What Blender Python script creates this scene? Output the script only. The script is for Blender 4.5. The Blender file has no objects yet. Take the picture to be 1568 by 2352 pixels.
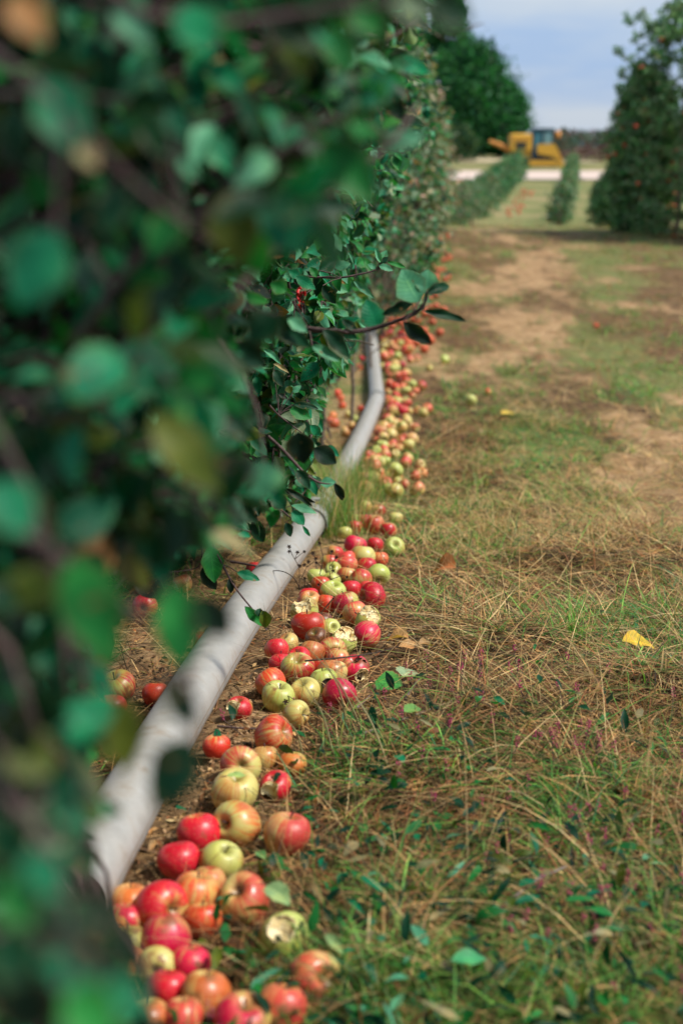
import bpy, math, random
import numpy as np
from mathutils import Vector, Matrix
random.seed(7); RS = np.random.RandomState(11)
C = bpy.context.scene.collection
scene = bpy.context.scene

# ------------------------------------------------------------------ camera
CAMH, PITCH, FPX = 1.09, math.radians(14.4), 3267.0
cam = bpy.data.cameras.new('camera'); camo = bpy.data.objects.new('camera', cam); C.objects.link(camo)
camo.location = (0, 0, CAMH); camo.rotation_euler = (math.pi/2 - PITCH, 0, 0)
cam.sensor_fit = 'VERTICAL'; cam.sensor_height = 36; cam.sensor_width = 24; cam.lens = 50
cam.clip_start = 0.05; cam.clip_end = 9000
cam.dof.use_dof = True; cam.dof.focus_distance = 3.3; cam.dof.aperture_fstop = 2.9; cam.dof.aperture_blades = 9
scene.camera = camo
# ------------------------------------------------------------------ world
SUN_EL, SUN_AZ = math.radians(54), math.radians(108)      # azimuth clockwise from +Y
w = bpy.data.worlds.new('World'); scene.world = w; w.use_nodes = True
nt = w.node_tree; nt.nodes.clear()
def N(nt, t, **k):
    n = nt.nodes.new(t)
    for a, b in k.items(): setattr(n, a, b)
    return n
def LK(nt, a, b): nt.links.new(a, b)
sky = N(nt, 'ShaderNodeTexSky', sky_type='NISHITA', sun_disc=False)
sky.sun_elevation = SUN_EL; sky.sun_rotation = SUN_AZ; sky.air_density = 1.1; sky.dust_density = 2.0
bg1 = N(nt, 'ShaderNodeBackground'); bg1.inputs[1].default_value = 0.08
LK(nt, sky.outputs[0], bg1.inputs[0])
bg2 = N(nt, 'ShaderNodeBackground'); bg2.inputs[0].default_value = (0.49, 0.63, 0.88, 1); bg2.inputs[1].default_value = 1.0
tc = N(nt, 'ShaderNodeTexCoord'); mp = N(nt, 'ShaderNodeMapping'); mp.inputs['Scale'].default_value = (2.2, 2.2, 11)
mp.inputs['Rotation'].default_value = (0.05, 0.0, 0.4)
nz = N(nt, 'ShaderNodeTexNoise'); nz.inputs['Scale'].default_value = 1.6; nz.inputs['Detail'].default_value = 5; nz.inputs['Roughness'].default_value = 0.5
cr = N(nt, 'ShaderNodeValToRGB'); cr.color_ramp.elements[0].position = 0.42; cr.color_ramp.elements[0].color = (0, 0, 0, 1)
cr.color_ramp.elements[1].position = 0.60; cr.color_ramp.elements[1].color = (1, 1, 1, 1)
mx = N(nt, 'ShaderNodeMixShader'); wo = N(nt, 'ShaderNodeOutputWorld')
LK(nt, tc.outputs['Generated'], mp.inputs[0]); LK(nt, mp.outputs[0], nz.inputs['Vector']); LK(nt, nz.outputs[0], cr.inputs[0])
mxc = N(nt, 'ShaderNodeMix', data_type='RGBA'); mxc.inputs[6].default_value = (.29, .41, .62, 1); mxc.inputs[7].default_value = (.47, .53, .61, 1)
LK(nt, cr.outputs[0], mxc.inputs[0]); LK(nt, mxc.outputs[2], bg2.inputs[0]); mx.inputs[0].default_value = .8; LK(nt, bg1.outputs[0], mx.inputs[1]); LK(nt, bg2.outputs[0], mx.inputs[2]); LK(nt, mx.outputs[0], wo.inputs[0])
sl = bpy.data.lights.new('sun', 'SUN'); so = bpy.data.objects.new('sun', sl); C.objects.link(so)
sl.energy = 3.7; sl.angle = math.radians(12); sl.color = (1.0, 0.94, 0.84)
sv = Vector((math.sin(SUN_AZ)*math.cos(SUN_EL), math.cos(SUN_AZ)*math.cos(SUN_EL), math.sin(SUN_EL)))
so.rotation_euler = sv.to_track_quat('Z', 'Y').to_euler()
scene.view_settings.view_transform = 'Standard'; scene.view_settings.look = 'None'
scene.view_settings.exposure = 0.5; scene.view_settings.gamma = 1.0

# ------------------------------------------------------------------ maths
ct, st = math.cos(PITCH), math.sin(PITCH)
def ray(u, v):
    xr, yr = (u-784)/FPX, (v-1176)/FPX
    return Vector((xr, ct - yr*st, -st - yr*ct))
HY = np.array([-50, 1.8, 3, 3.6, 4.5, 5.5, 7, 9, 11, 30, 33, 40, 50, 70, 106, 125, 140, 170, 230, 320, 500, 6000.])
HZ = np.array([0, 0, -.05, -.12, -.22, -.34, -.48, -.62, -.69, -.72, -.75, -1.1, -1.55, -1.5, -1.35, -.94, -.75, -.37, .2, .6, 1, 4.])
def gp(u, v, h=0.0):                     # point of the picture at height h above the sloping ground
    d = ray(u, v); z = 0.0
    for _ in range(40):
        t = (CAMH - h - z)/-d.z; z = .5*z + .5*float(np.interp(d.y*t, HY, HZ))
    p = d*t; p.z = z + h; return p
def dp(u, v, t):                         # point at distance t in front of the lens
    return Vector((0, 0, CAMH)) + ray(u, v)*t
def project(P):
    P = np.asarray(P, float); X, Y, Z = P[..., 0], P[..., 1], P[..., 2]-CAMH
    dd = Y*ct - Z*st; up = Y*st + Z*ct
    dd = np.where(dd < .05, .05, dd)
    return 784 + FPX*X/dd, 1176 - FPX*up/dd, dd
def inpoly(u, v, poly):
    u = np.asarray(u); v = np.asarray(v); ins = np.zeros(u.shape, bool); n = len(poly)
    for i in range(n):
        x1, y1 = poly[i]; x2, y2 = poly[(i+1) % n]
        if y1 == y2: continue
        c = ((y1 > v) != (y2 > v)) & (u < (x2-x1)*(v-y1)/(y2-y1) + x1)
        ins ^= c
    return ins
_T = RS.rand(256, 256)
def vnoise(x, y):
    x = np.asarray(x, float); y = np.asarray(y, float)
    xi = np.floor(x).astype(int); yi = np.floor(y).astype(int); fx = x-xi; fy = y-yi
    fx = fx*fx*(3-2*fx); fy = fy*fy*(3-2*fy)
    g = lambda a, b: _T[a & 255, b & 255]
    return (g(xi, yi)*(1-fx)+g(xi+1, yi)*fx)*(1-fy) + (g(xi, yi+1)*(1-fx)+g(xi+1, yi+1)*fx)*fy
def fbm(x, y, o=4):
    s = 0; a = .5; t = 0
    for i in range(o):
        s = s + a*vnoise(x*2**i + 17.3*i, y*2**i + 5.1*i); t += a; a *= .5
    return s/t
def sstep(a, b, x):
    t = np.clip((x-a)/(b-a), 0, 1); return t*t*(3-2*t)

# pipe axis on the ground
PIPE_PX = [(60, 2215), (215, 1985), (417, 1666), (533, 1498), (614, 1393), (663, 1303), (716, 1200), (775, 1095), (812, 1035), (850, 955), (866, 905), (858, 850), (850, 790), (852, 730)]
PR = 0.052
PIPE = [gp(u, v, PR) for u, v in PIPE_PX]
PY = np.array([p.y for p in PIPE]); PX = np.array([p.x for p in PIPE])
PY = np.append(PY, 40.0); PX = np.append(PX, 2.3)
def pipex(y): return np.interp(y, PY, PX)
def rowx(y): return -0.50 + 0.070*np.asarray(y, float)
def gz(x, y):
    x = np.asarray(x, float); y = np.asarray(y, float)
    h = np.interp(y, HY, HZ)
    h = h + .9*sstep(150, 190, y)*sstep(25, -20, x)
    n = (fbm(x*1.3+3, y*1.3)-.5)*.05*sstep(1, 5, y)
    n = n + (fbm(x*7, y*7)-.5)*.022 + np.maximum(fbm(x*2.8+60, y*2.8, 2)-.5, 0)*.16*sstep(.30, .55, x-pipex(y))*sstep(12, 8, y)
    n = n + (fbm(x*30, y*30, 3)-.5)*.012
    px = pipex(y); d = x-px
    n = n - .010*np.exp(-(d/.25)**2)
    n = n + .02*np.exp(-((d-.1)/.05)**2)*(fbm(y*3, y*0+9)+.1)*sstep(3.4, 2.8, y)
    n = n + .10*sstep(24, 31, y)*fbm(x*.4+40, y*.2, 2)*sstep(37, 33, y)
    return h + n
def strip(x, y):          # 1 on the strip of fallen apples right of the pipe
    d = x - pipex(y)
    c = .14 + 0*y
    return np.exp(-((d-c)/.13)**2)
def dirt(x, y):           # bare earth: the wheel track and the strip along the pipe
    c = .78 + .092*y
    b = np.exp(-((x-c)/(.32+.05*y))**2)*sstep(4.2, 6.2, y)
    n = fbm(x*1.6+8, y*.6+2, 4)
    t = sstep(.32, .84, b*.60 + (n-.5)*2.0 + (fbm(x*6, y*2.+7, 3)-.5)*.9)
    s = strip(x, y)*sstep(8, 5, y)
    under = sstep(.10, -.12, x-pipex(y))*sstep(.3, .6, fbm(x*4, y*3+20, 3))*.8
    return np.clip(np.maximum(np.maximum(t, s*.95), under), 0, 1)

# ------------------------------------------------------------------ object helpers
def tag(o, label=None, cat=None, group=None, kind=None):
    if label: o['label'] = label
    if cat: o['category'] = cat
    if group: o['group'] = group
    if kind: o['kind'] = kind
    return o
def empty(name, loc=(0, 0, 0)):
    o = bpy.data.objects.new(name, None); C.objects.link(o); o.location = loc; o.empty_display_size = .05; return o
def mesh_np(name, V, F, mat, parent=None, col=None, uv=None, smooth=True, fm=None, loc=None):
    V = np.asarray(V, np.float32); F = np.asarray(F, np.int32)
    me = bpy.data.meshes.new(name); k = F.shape[1]
    me.vertices.add(len(V)); me.vertices.foreach_set('co', V.ravel())
    me.loops.add(F.size); me.loops.foreach_set('vertex_index', F.ravel())
    me.polygons.add(len(F)); me.polygons.foreach_set('loop_start', np.arange(0, F.size, k, dtype=np.int32))
    try: me.polygons.foreach_set('loop_total', np.full(len(F), k, np.int32))
    except Exception: pass
    for m in (mat if isinstance(mat, (list, tuple)) else [mat]): me.materials.append(m)
    if fm is not None: me.polygons.foreach_set('material_index', np.asarray(fm, np.int32))
    me.update(calc_edges=True)
    me.polygons.foreach_set('use_smooth', np.full(len(F), smooth))
    if col is not None:
        a = me.color_attributes.new('tint', 'FLOAT_COLOR', 'POINT')
        c = np.ones((len(V), 4), np.float32); c[:, :3] = col; a.data.foreach_set('color', c.ravel())
    if uv is not None:
        l = me.uv_layers.new(name='UVMap'); l.data.foreach_set('uv', np.asarray(uv, np.float32)[F.ravel()].ravel())
    o = bpy.data.objects.new(name, me); C.objects.link(o)
    if loc is not None: o.location = loc
    if parent is not None: o.parent = parent
    return o
def unit(a): return a/np.maximum(np.linalg.norm(a, axis=-1, keepdims=True), 1e-9)
def tubes(polys, radii, sides=6):
    """polys (n,k,3), radii (n,k) -> V,F"""
    P = np.asarray(polys, float); R = np.asarray(radii, float); n, k, _ = P.shape
    T = np.gradient(P, axis=1); T = unit(T)
    ref = np.where(np.abs(T[..., 2:3]) > .9, np.array([1., 0, 0]), np.array([0, 0, 1.]))
    A = unit(np.cross(T, ref)); B = np.cross(T, A)
    th = np.arange(sides)*2*math.pi/sides
    V = P[:, :, None, :] + R[:, :, None, None]*(np.cos(th)[None, None, :, None]*A[:, :, None, :] + np.sin(th)[None, None, :, None]*B[:, :, None, :])
    idx = np.arange(n*k*sides).reshape(n, k, sides)
    a = idx[:, :-1, :]; b = np.roll(a, -1, axis=2); c = idx[:, 1:, :]; d = np.roll(c, -1, axis=2)
    F = np.stack([a, b, d, c], -1).reshape(-1, 4)
    return V.reshape(-1, 3), F
def tube_obj(name, pts, r, mat, parent=None, sides=8, n=None):
    P = np.array([[*p] for p in pts], float)
    if n:                                     # smooth resample
        t = np.linspace(0, len(P)-1, n); P2 = np.stack([np.interp(t, range(len(P)), P[:, i]) for i in range(3)], 1)
        for _ in range(3): P2[1:-1] = (P2[:-2]+2*P2[1:-1]+P2[2:])/4
        r = np.interp(t, range(len(P)), r) if np.ndim(r) else r; P = P2
    R = np.full(len(P), r) if np.ndim(r) == 0 else np.asarray(r)
    V, F = tubes(P[None], R[None], sides)
    return mesh_np(name, V, F, mat, parent)
class MB:
    """collects boxes and cylinders, builds ONE mesh"""
    def __init__(s): s.v = []; s.f = []
    def add(s, V, F):
        o = len(s.v); s.v += [tuple(p) for p in V]; s.f += [tuple(i+o for i in f) for f in F]
    def box(s, x0, x1, y0, y1, z0, z1, bev=0.0, taper=0.0):
        b = bev
        xs = [(x0, x1)]; V = []; 
        rings = [(z0, b), (z0+b, 0), (z1-b, taper), (z1, taper+b)] if b else [(z0, 0), (z1, taper)]
        for z, i in rings:
            xa, xb, ya, yb = x0+i, x1-i, y0+i, y1-i
            c = b*.7 if b else 0
            if b: V += [(xa+c, ya, z), (xb-c, ya, z), (xb, ya+c, z), (xb, yb-c, z), (xb-c, yb, z), (xa+c, yb, z), (xa, yb-c, z), (xa, ya+c, z)]
            else: V += [(xa, ya, z), (xb, ya, z), (xb, yb, z), (xa, yb, z)]
        m = 8 if b else 4; F = [tuple(range(m))[::-1], tuple(range(len(V)-m, len(V)))]
        for r in range(len(rings)-1):
            for i in range(m): F.append((r*m+i, r*m+(i+1) % m, (r+1)*m+(i+1) % m, (r+1)*m+i))
        s.add(V, F); return s
    def tube(s, pts, rad, sides=10):
        rad = [rad]*len(pts) if np.ndim(rad) == 0 else rad
        V, F = tubes(np.array([[*p] for p in pts])[None], np.array(rad, float)[None], sides)
        F = [tuple(f) for f in F.tolist()]; k = len(pts)
        F += [tuple(range(sides))[::-1], tuple(range((k-1)*sides, k*sides))]
        s.add(V.tolist(), F); return s
    def extr(s, outline, y0, y1):             # outline in xz, extruded along y
        n = len(outline); V = [(x, y0, z) for x, z in outline]+[(x, y1, z) for x, z in outline]
        F = [tuple(range(n)), tuple(range(n, 2*n))[::-1]]+[(i, i+n, (i+1) % n+n, (i+1) % n) for i in range(n)]
        s.add(V, F); return s
    def build(s, name, mat, parent=None, smooth=False):
        me = bpy.data.meshes.new(name); me.from_pydata(s.v, [], s.f); me.materials.append(mat)
        me.polygons.foreach_set('use_smooth', [smooth]*len(me.polygons)); me.update()
        o = bpy.data.objects.new(name, me); C.objects.link(o); o.parent = parent; return o

# ------------------------------------------------------------------ materials
def newmat(name):
    m = bpy.data.materials.new(name); m.use_nodes = True; nt = m.node_tree
    return m, nt, nt.nodes['Principled BSDF'], nt.nodes['Material Output']
def ramp(nt, stops, fac=None):
    r = N(nt, 'ShaderNodeValToRGB'); e = r.color_ramp.elements
    while len(e) < len(stops): e.new(.5)
    for i, (p, c) in enumerate(stops): e[i].position = p; e[i].color = (*c, 1) if len(c) == 3 else c
    if fac is not None: LK(nt, fac, r.inputs[0])
    return r.outputs[0]
def noise(nt, vec, scale, detail=4, rough=.55, dist=0):
    n = N(nt, 'ShaderNodeTexNoise'); n.inputs['Scale'].default_value = scale; n.inputs['Detail'].default_value = detail
    n.inputs['Roughness'].default_value = rough; n.inputs['Distortion'].default_value = dist
    if vec is not None: LK(nt, vec, n.inputs['Vector'])
    return n.outputs[0]
def mixc(nt, f, a, b, mode='MIX'):
    m = N(nt, 'ShaderNodeMix', data_type='RGBA', blend_type=mode)
    for s, x in ((m.inputs[0], f), (m.inputs[6], a), (m.inputs[7], b)):
        if isinstance(x, (int, float)): s.default_value = x
        elif isinstance(x, tuple): s.default_value = (*x, 1)
        else: LK(nt, x, s)
    return m.outputs[2]
def math_(nt, op, a, b=None, c=None, clamp=False):
    m = N(nt, 'ShaderNodeMath', operation=op, use_clamp=clamp)
    for i, x in enumerate((a, b, c)):
        if x is None: continue
        if isinstance(x, (int, float)): m.inputs[i].default_value = x
        else: LK(nt, x, m.inputs[i])
    return m.outputs[0]
def bump(nt, h, s, dist=.01):
    b = N(nt, 'ShaderNodeBump'); b.inputs['Strength'].default_value = s; b.inputs['Distance'].default_value = dist
    LK(nt, h, b.inputs['Height']); return b.outputs[0]
def simple(name, c, rough=.6, metal=0, var=.25, scale=20, spec=.5):
    m, nt, b, o = newmat(name); t = N(nt, 'ShaderNodeTexCoord')
    n = noise(nt, t.outputs['Object'], scale)
    col = mixc(nt, n, tuple(x*(1-var) for x in c), tuple(min(1, x*(1+var)) for x in c))
    LK(nt, col, b.inputs['Base Color']); b.inputs['Roughness'].default_value = rough; b.inputs['Metallic'].default_value = metal
    b.inputs['Specular IOR Level'].default_value = spec
    return m
def leafmat(name, trans=.2, rough=.5, veins=True, under=1.5, ub=.4):
    m, nt, b, o = newmat(name)
    at = N(nt, 'ShaderNodeAttribute', attribute_name='tint'); col = at.outputs['Color']
    tcn = N(nt, 'ShaderNodeTexCoord')
    if veins:
        sp = N(nt, 'ShaderNodeSeparateXYZ'); LK(nt, tcn.outputs['UV'], sp.inputs[0])
        ax = math_(nt, 'ABSOLUTE', sp.outputs[0])
        ph = math_(nt, 'MULTIPLY', math_(nt, 'SUBTRACT', sp.outputs[1], math_(nt, 'MULTIPLY', ax, .22)), 52.)
        vn = math_(nt, 'POWER', math_(nt, 'ABSOLUTE', math_(nt, 'COSINE', math_(nt, 'MULTIPLY', ph, .5))), 14.)
        mid = math_(nt, 'LESS_THAN', ax, .045)
        vv = math_(nt, 'MAXIMUM', math_(nt, 'MULTIPLY', vn, .45), mid, clamp=True)
        col = mixc(nt, math_(nt, 'MULTIPLY', vv, .5), col, mixc(nt, 1.0, col, (2.2, 1.7, 1.6), 'MULTIPLY'))
        LK(nt, bump(nt, vv, .35, .002), b.inputs['Normal'])
    n = noise(nt, tcn.outputs['Object'], 28, 4)
    col = mixc(nt, 1.0, col, ramp(nt, [(.28, (.55, .62, .6)), (.5, (1., 1., 1.)), (.72, (1.7, 1.35, 1.1))], n), 'MULTIPLY')
    if veins:
        sp2 = noise(nt, tcn.outputs['Object'], 95, 2, .4)
        col = mixc(nt, ramp(nt, [(.68, (0,)*3), (.73, (.8,)*3)], sp2), col, (.17, .10, .04))
        edge = math_(nt, 'MULTIPLY', math_(nt, 'POWER', ax, 6.), noise(nt, tcn.outputs['Object'], 12, 2))
        col = mixc(nt, math_(nt, 'MULTIPLY', edge, .6), col, (.22, .16, .06))
    ge = N(nt, 'ShaderNodeNewGeometry')
    colb = mixc(nt, ub, mixc(nt, 1.0, col, (under, under, under), 'MULTIPLY'), (.10, .22, .14))
    cc = mixc(nt, ge.outputs['Backfacing'], col, colb)
    LK(nt, cc, b.inputs['Base Color']); b.inputs['Roughness'].default_value = rough
    b.inputs['Specular IOR Level'].default_value = .2
    tr = N(nt, 'ShaderNodeBsdfTranslucent'); LK(nt, mixc(nt, 1.0, col, (1.5, 1.9, .7), 'MULTIPLY'), tr.inputs[0])
    ms = N(nt, 'ShaderNodeMixShader'); ms.inputs[0].default_value = trans
    LK(nt, b.outputs[0], ms.inputs[1]); LK(nt, tr.outputs[0], ms.inputs[2]); LK(nt, ms.outputs[0], o.inputs[0])
    return m
M_leaf = leafmat('apple_leaf'); M_leaf_far = leafmat('far_leaf', veins=False, rough=.5)
M_grass = leafmat('grass_blade', trans=.2, rough=.6, veins=False, under=1.0, ub=0.0)
def barkmat(name, a, b_):
    m, nt, b, o = newmat(name); t = N(nt, 'ShaderNodeTexCoord')
    n = noise(nt, t.outputs['Object'], 60, 6, .7)
    LK(nt, ramp(nt, [(.35, a), (.65, b_)], n), b.inputs['Base Color']); b.inputs['Roughness'].default_value = .85
    LK(nt, bump(nt, n, .7, .004), b.inputs['Normal']); return m
M_bark = barkmat('bark', (.06, .045, .035), (.24, .18, .135))
M_twig = barkmat('twig_bark', (.04, .022, .02), (.12, .075, .07))
M_dead = barkmat('dead_stem', (.02, .012, .008), (.07, .04, .025))
M_stick = barkmat('stick_bark', (.07, .05, .045), (.25, .20, .17))
# ground
M_ground, nt, b, o = newmat('ground_soil')
t = N(nt, 'ShaderNodeTexCoord'); P = t.outputs['Object']
at = N(nt, 'ShaderNodeAttribute', attribute_name='tint'); sp = N(nt, 'ShaderNodeSeparateColor'); LK(nt, at.outputs['Color'], sp.inputs[0])
n1 = noise(nt, P, 9, 8, .65); n2 = noise(nt, P, 70, 6, .7); n3 = noise(nt, P, 2.1, 4)
sand = ramp(nt, [(.3, (.17, .10, .045)), (.5, (.38, .24, .12)), (.72, (.53, .36, .20))], n1)
sand = mixc(nt, 1.0, sand, ramp(nt, [(.3, (.55, .52, .5)), (.6, (1.1, 1.1, 1.1))], n2), 'MULTIPLY')
turf = ramp(nt, [(.3, (.018, .012, .006)), (.5, (.075, .042, .02)), (.7, (.20, .125, .055))], n1)
turf = mixc(nt, 1.0, turf, ramp(nt, [(.3, (.4, .4, .4)), (.65, (1.3, 1.3, 1.3))], n2), 'MULTIPLY')
fieldc = ramp(nt, [(.35, (.09, .13, .035)), (.5, (.19, .19, .07)), (.66, (.31, .23, .12))], noise(nt, P, .35, 5, .6))
turf = mixc(nt, sp.outputs[2], turf, mixc(nt, n2, (.045, .09, .02), (.13, .19, .05))); c1 = mixc(nt, sp.outputs[0], turf, sand); c1 = mixc(nt, sp.outputs[1], c1, fieldc)
LK(nt, c1, b.inputs['Base Color']); b.inputs['Roughness'].default_value = .95; b.inputs['Specular IOR Level'].default_value = .15
LK(nt, bump(nt, mixc(nt, .5, n1, n2), .8, .02), b.inputs['Normal'])
# pipe metal
M_pipe, nt, b, o = newmat('weathered_aluminium')
t = N(nt, 'ShaderNodeTexCoord'); mpn = N(nt, 'ShaderNodeMapping'); mpn.inputs['Scale'].default_value = (2.0, 34, 1)
LK(nt, t.outputs['UV'], mpn.inputs[0]); a1 = noise(nt, t.outputs['Object'], 14, 7, .65); a2 = noise(nt, mpn.outputs[0], 3, 6, .7)
a3 = noise(nt, t.outputs['Object'], 160, 3, .6)
cc = mixc(nt, a1, (.25, .24, .22), (.52, .505, .47))
sz_ = N(nt, 'ShaderNodeSeparateXYZ'); LK(nt, t.outputs['UV'], sz_.inputs[0])
mud = math_(nt, 'ADD', math_(nt, 'MULTIPLY', math_(nt, 'COSINE', math_(nt, 'MULTIPLY', math_(nt, 'SUBTRACT', sz_.outputs[0], .25), 6.2832)), 1.1), math_(nt, 'MULTIPLY', math_(nt, 'SUBTRACT', a1, .5), 3.2))
cc = mixc(nt, ramp(nt, [(.25, (0,)*3), (.8, (.8,)*3)], mud), cc, (.25, .165, .10))
cc = mixc(nt, ramp(nt, [(.54, (0, 0, 0)), (.68, (.7, .7, .7))], a1), cc, (.28, .225, .17))
cc = mixc(nt, ramp(nt, [(.52, (0, 0, 0)), (.66, (.75, .75, .75))], a2), cc, (.42, .42, .40))
cc = mixc(nt, ramp(nt, [(.66, (0, 0, 0)), (.72, (.5, .5, .5))], a3), cc, (.13, .11, .09))
LK(nt, cc, b.inputs['Base Color']); b.inputs['Metallic'].default_value = .2
LK(nt, ramp(nt, [(.3, (.38,)*3), (.7, (.6,)*3)], a1), b.inputs['Roughness']); LK(nt, bump(nt, a1, .15, .003), b.inputs['Normal'])
M_joint = simple('galvanised_coupling', (.36, .36, .34), .55, .25, .3, 40)
# apple skin
def skinmat():
    m, nt, b, o = newmat('apple_skin')
    oi = N(nt, 'ShaderNodeObjectInfo'); t = N(nt, 'ShaderNodeTexCoord'); P = t.outputs['Object']
    off = N(nt, 'ShaderNodeVectorMath', operation='ADD'); LK(nt, P, off.inputs[0])
    rv = N(nt, 'ShaderNodeCombineXYZ'); r10 = math_(nt, 'MULTIPLY', oi.outputs['Random'], 37.)
    for i in range(3): LK(nt, r10, rv.inputs[i])
    LK(nt, rv.outputs[0], off.inputs[1]); PV = off.outputs[0]
    s = N(nt, 'ShaderNodeSeparateXYZ'); LK(nt, P, s.inputs[0])
    ang = math_(nt, 'ARCTAN2', s.outputs[1], s.outputs[0])
    cv = N(nt, 'ShaderNodeCombineXYZ'); LK(nt, math_(nt, 'MULTIPLY', ang, 4.5), cv.inputs[0]); LK(nt, math_(nt, 'MULTIPLY', s.outputs[2], 14.), cv.inputs[1]); LK(nt, r10, cv.inputs[2])
    stripes = noise(nt, cv.outputs[0], 1.6, 4, .6)
    big = noise(nt, PV, 17, 3, .5)
    side = math_(nt, 'MULTIPLY', s.outputs[0], 11.5)
    val = math_(nt, 'ADD', math_(nt, 'ADD', side, math_(nt, 'MULTIPLY', math_(nt, 'SUBTRACT', big, .5), 2.6)), math_(nt, 'MULTIPLY', math_(nt, 'SUBTRACT', stripes, .5), 2.4))
    val = math_(nt, 'ADD', val, math_(nt, 'MULTIPLY', math_(nt, 'SUBTRACT', oi.outputs['Alpha'], .5), 2.0))
    rr = N(nt, 'ShaderNodeMapRange'); rr.inputs[1].default_value = -.45; rr.inputs[2].default_value = .5; LK(nt, val, rr.inputs[0])
    idx = math_(nt, 'MULTIPLY', oi.outputs['Object Index'], .1, clamp=True)
    base = mixc(nt, idx, (.40, .46, .085), (.62, .47, .15))
    base = mixc(nt, ramp(nt, [(.4, (0,)*3), (.7, (.6,)*3)], noise(nt, PV, 30, 3)), base, (.55, .55, .22))
    blush = mixc(nt, math_(nt, 'MULTIPLY', stripes, .5), oi.outputs['Color'], mixc(nt, 1.0, oi.outputs['Color'], (1.35, 2.6, 1.4), 'MULTIPLY'))
    blush = mixc(nt, ramp(nt, [(.45, (0,)*3), (.75, (.55,)*3)], big), blush, mixc(nt, 1.0, oi.outputs['Color'], (.55, .6, .6), 'MULTIPLY'))
    col = mixc(nt, rr.outputs[0], base, blush)
    rad = math_(nt, 'SQRT', math_(nt, 'ADD', math_(nt, 'POWER', s.outputs[0], 2.), math_(nt, 'POWER', s.outputs[1], 2.)))
    pole = N(nt, 'ShaderNodeMapRange'); pole.inputs[1].default_value = .014; pole.inputs[2].default_value = .002; LK(nt, rad, pole.inputs[0])
    col = mixc(nt, math_(nt, 'MULTIPLY', pole.outputs[0], .8), col, (.16, .15, .03))
    vo = N(nt, 'ShaderNodeTexVoronoi'); vo.inputs['Scale'].default_value = 210; LK(nt, PV, vo.inputs['Vector'])
    sp_ = ramp(nt, [(.0, (1,)*3), (.17, (1,)*3), (.24, (0,)*3)], vo.outputs['Distance'])
    col = mixc(nt, math_(nt, 'MULTIPLY', sp_, .38), col, (.62, .45, .22))
    br = ramp(nt, [(.63, (0,)*3), (.69, (.8,)*3)], noise(nt, PV, 26, 3, .5))
    col = mixc(nt, br, col, (.20, .085, .03))
    LK(nt, col, b.inputs['Base Color'])
    LK(nt, ramp(nt, [(.35, (.28,)*3), (.7, (.52,)*3)], noise(nt, PV, 40)), b.inputs['Roughness'])
    b.inputs['Subsurface Weight'].default_value = 0.0
    LK(nt, bump(nt, noise(nt, PV, 90, 3), .08, .002), b.inputs['Normal'])
    return m
M_skin = skinmat()
M_flesh, nt, b, o = newmat('apple_flesh')
t = N(nt, 'ShaderNodeTexCoord'); n = noise(nt, t.outputs['Object'], 55, 5, .65)
LK(nt, ramp(nt, [(.3, (.42, .22, .07)), (.45, (.72, .55, .25)), (.65, (.85, .76, .48))], n), b.inputs['Base Color'])
b.inputs['Roughness'].default_value = .55; LK(nt, bump(nt, n, .9, .004), b.inputs['Normal'])
M_rot = simple('rotten_hollow', (.035, .022, .012), .7, 0, .5, 60)
M_yellow = simple('machine_yellow', (.62, .33, .03), .45, 0, .15, 2)
M_orange = simple('work_lamp_orange', (.62, .25, .05), .4, 0, .1, 3)
M_dark = simple('dark_rubber_and_gap', (.02, .02, .02), .8, 0, .3, 4)
M_glass = simple('tinted_glass', (.02, .11, .15), .12, 0, .15, 2)
M_red = simple('red_paint', (.62, .012, .02), .35, 0, .2, 80)
M_gravel = simple('pale_gravel', (.55, .43, .36), .95, 0, .2, .5)
M_tanfield = simple('mown_strip', (.42, .34, .2), .95, 0, .25, .4)

# ------------------------------------------------------------------ ground
def axis(segs):
    out = []
    for a, b_, s in segs: out += list(np.arange(a, b_, s))
    return np.array(out + [segs[-1][1]])
ys = np.concatenate([np.arange(-4, 1.2, .2), np.arange(1.2, 5.5, .013), 5.5+np.cumsum(np.geomspace(.014, .12, 130))])
ys = np.concatenate([ys, ys[-1]+np.cumsum(np.geomspace(.12, 3, 90))]); ys = np.concatenate([ys, ys[-1]+np.cumsum(np.geomspace(3, 900, 30))])
xs = np.concatenate([-np.geomspace(4000, 3.2, 60), np.arange(-3.1, -1.3, .06), np.arange(-1.3, 1.9, .014), np.arange(1.9, 4, .05), np.geomspace(4.05, 4000, 70)])
XX, YY = np.meshgrid(xs, ys); ZZ = gz(XX, YY)
nx, ny = len(xs), len(ys); I = np.arange(nx*ny).reshape(ny, nx)
F = np.stack([I[:-1, :-1], I[:-1, 1:], I[1:, 1:], I[1:, :-1]], -1).reshape(-1, 4)
D = dirt(XX, YY); FD = sstep(29, 37, YY); GR = sstep(.44, .60, fbm(XX*1.7+31, YY*.4+3, 4))*sstep(4, 7, YY); D = np.maximum(D, .25*sstep(7, 12, YY)); col = np.stack([D, FD, GR], -1).reshape(-1, 3)
g = mesh_np('ground', np.stack([XX, YY, ZZ], -1).reshape(-1, 3), F, M_ground, col=col); tag(g, 'orchard ground of brown turf, leaf litter and sandy bare earth', 'ground', kind='structure')
def sheet(name, x0, x1, yfun, mat, label, n=40, m=6):
    xs = np.linspace(x0, x1, n); V = []
    for j in range(m):
        for x in xs:
            a, b_ = yfun(x); y = a+(b_-a)*j/(m-1); V.append((x, y, float(gz(x, y))+.09))
    I = np.arange(n*m).reshape(m, n); F = np.stack([I[:-1, :-1], I[:-1, 1:], I[1:, 1:], I[1:, :-1]], -1).reshape(-1, 4)
    return tag(mesh_np(name, V, F, mat), label, 'road', kind='structure')
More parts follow.
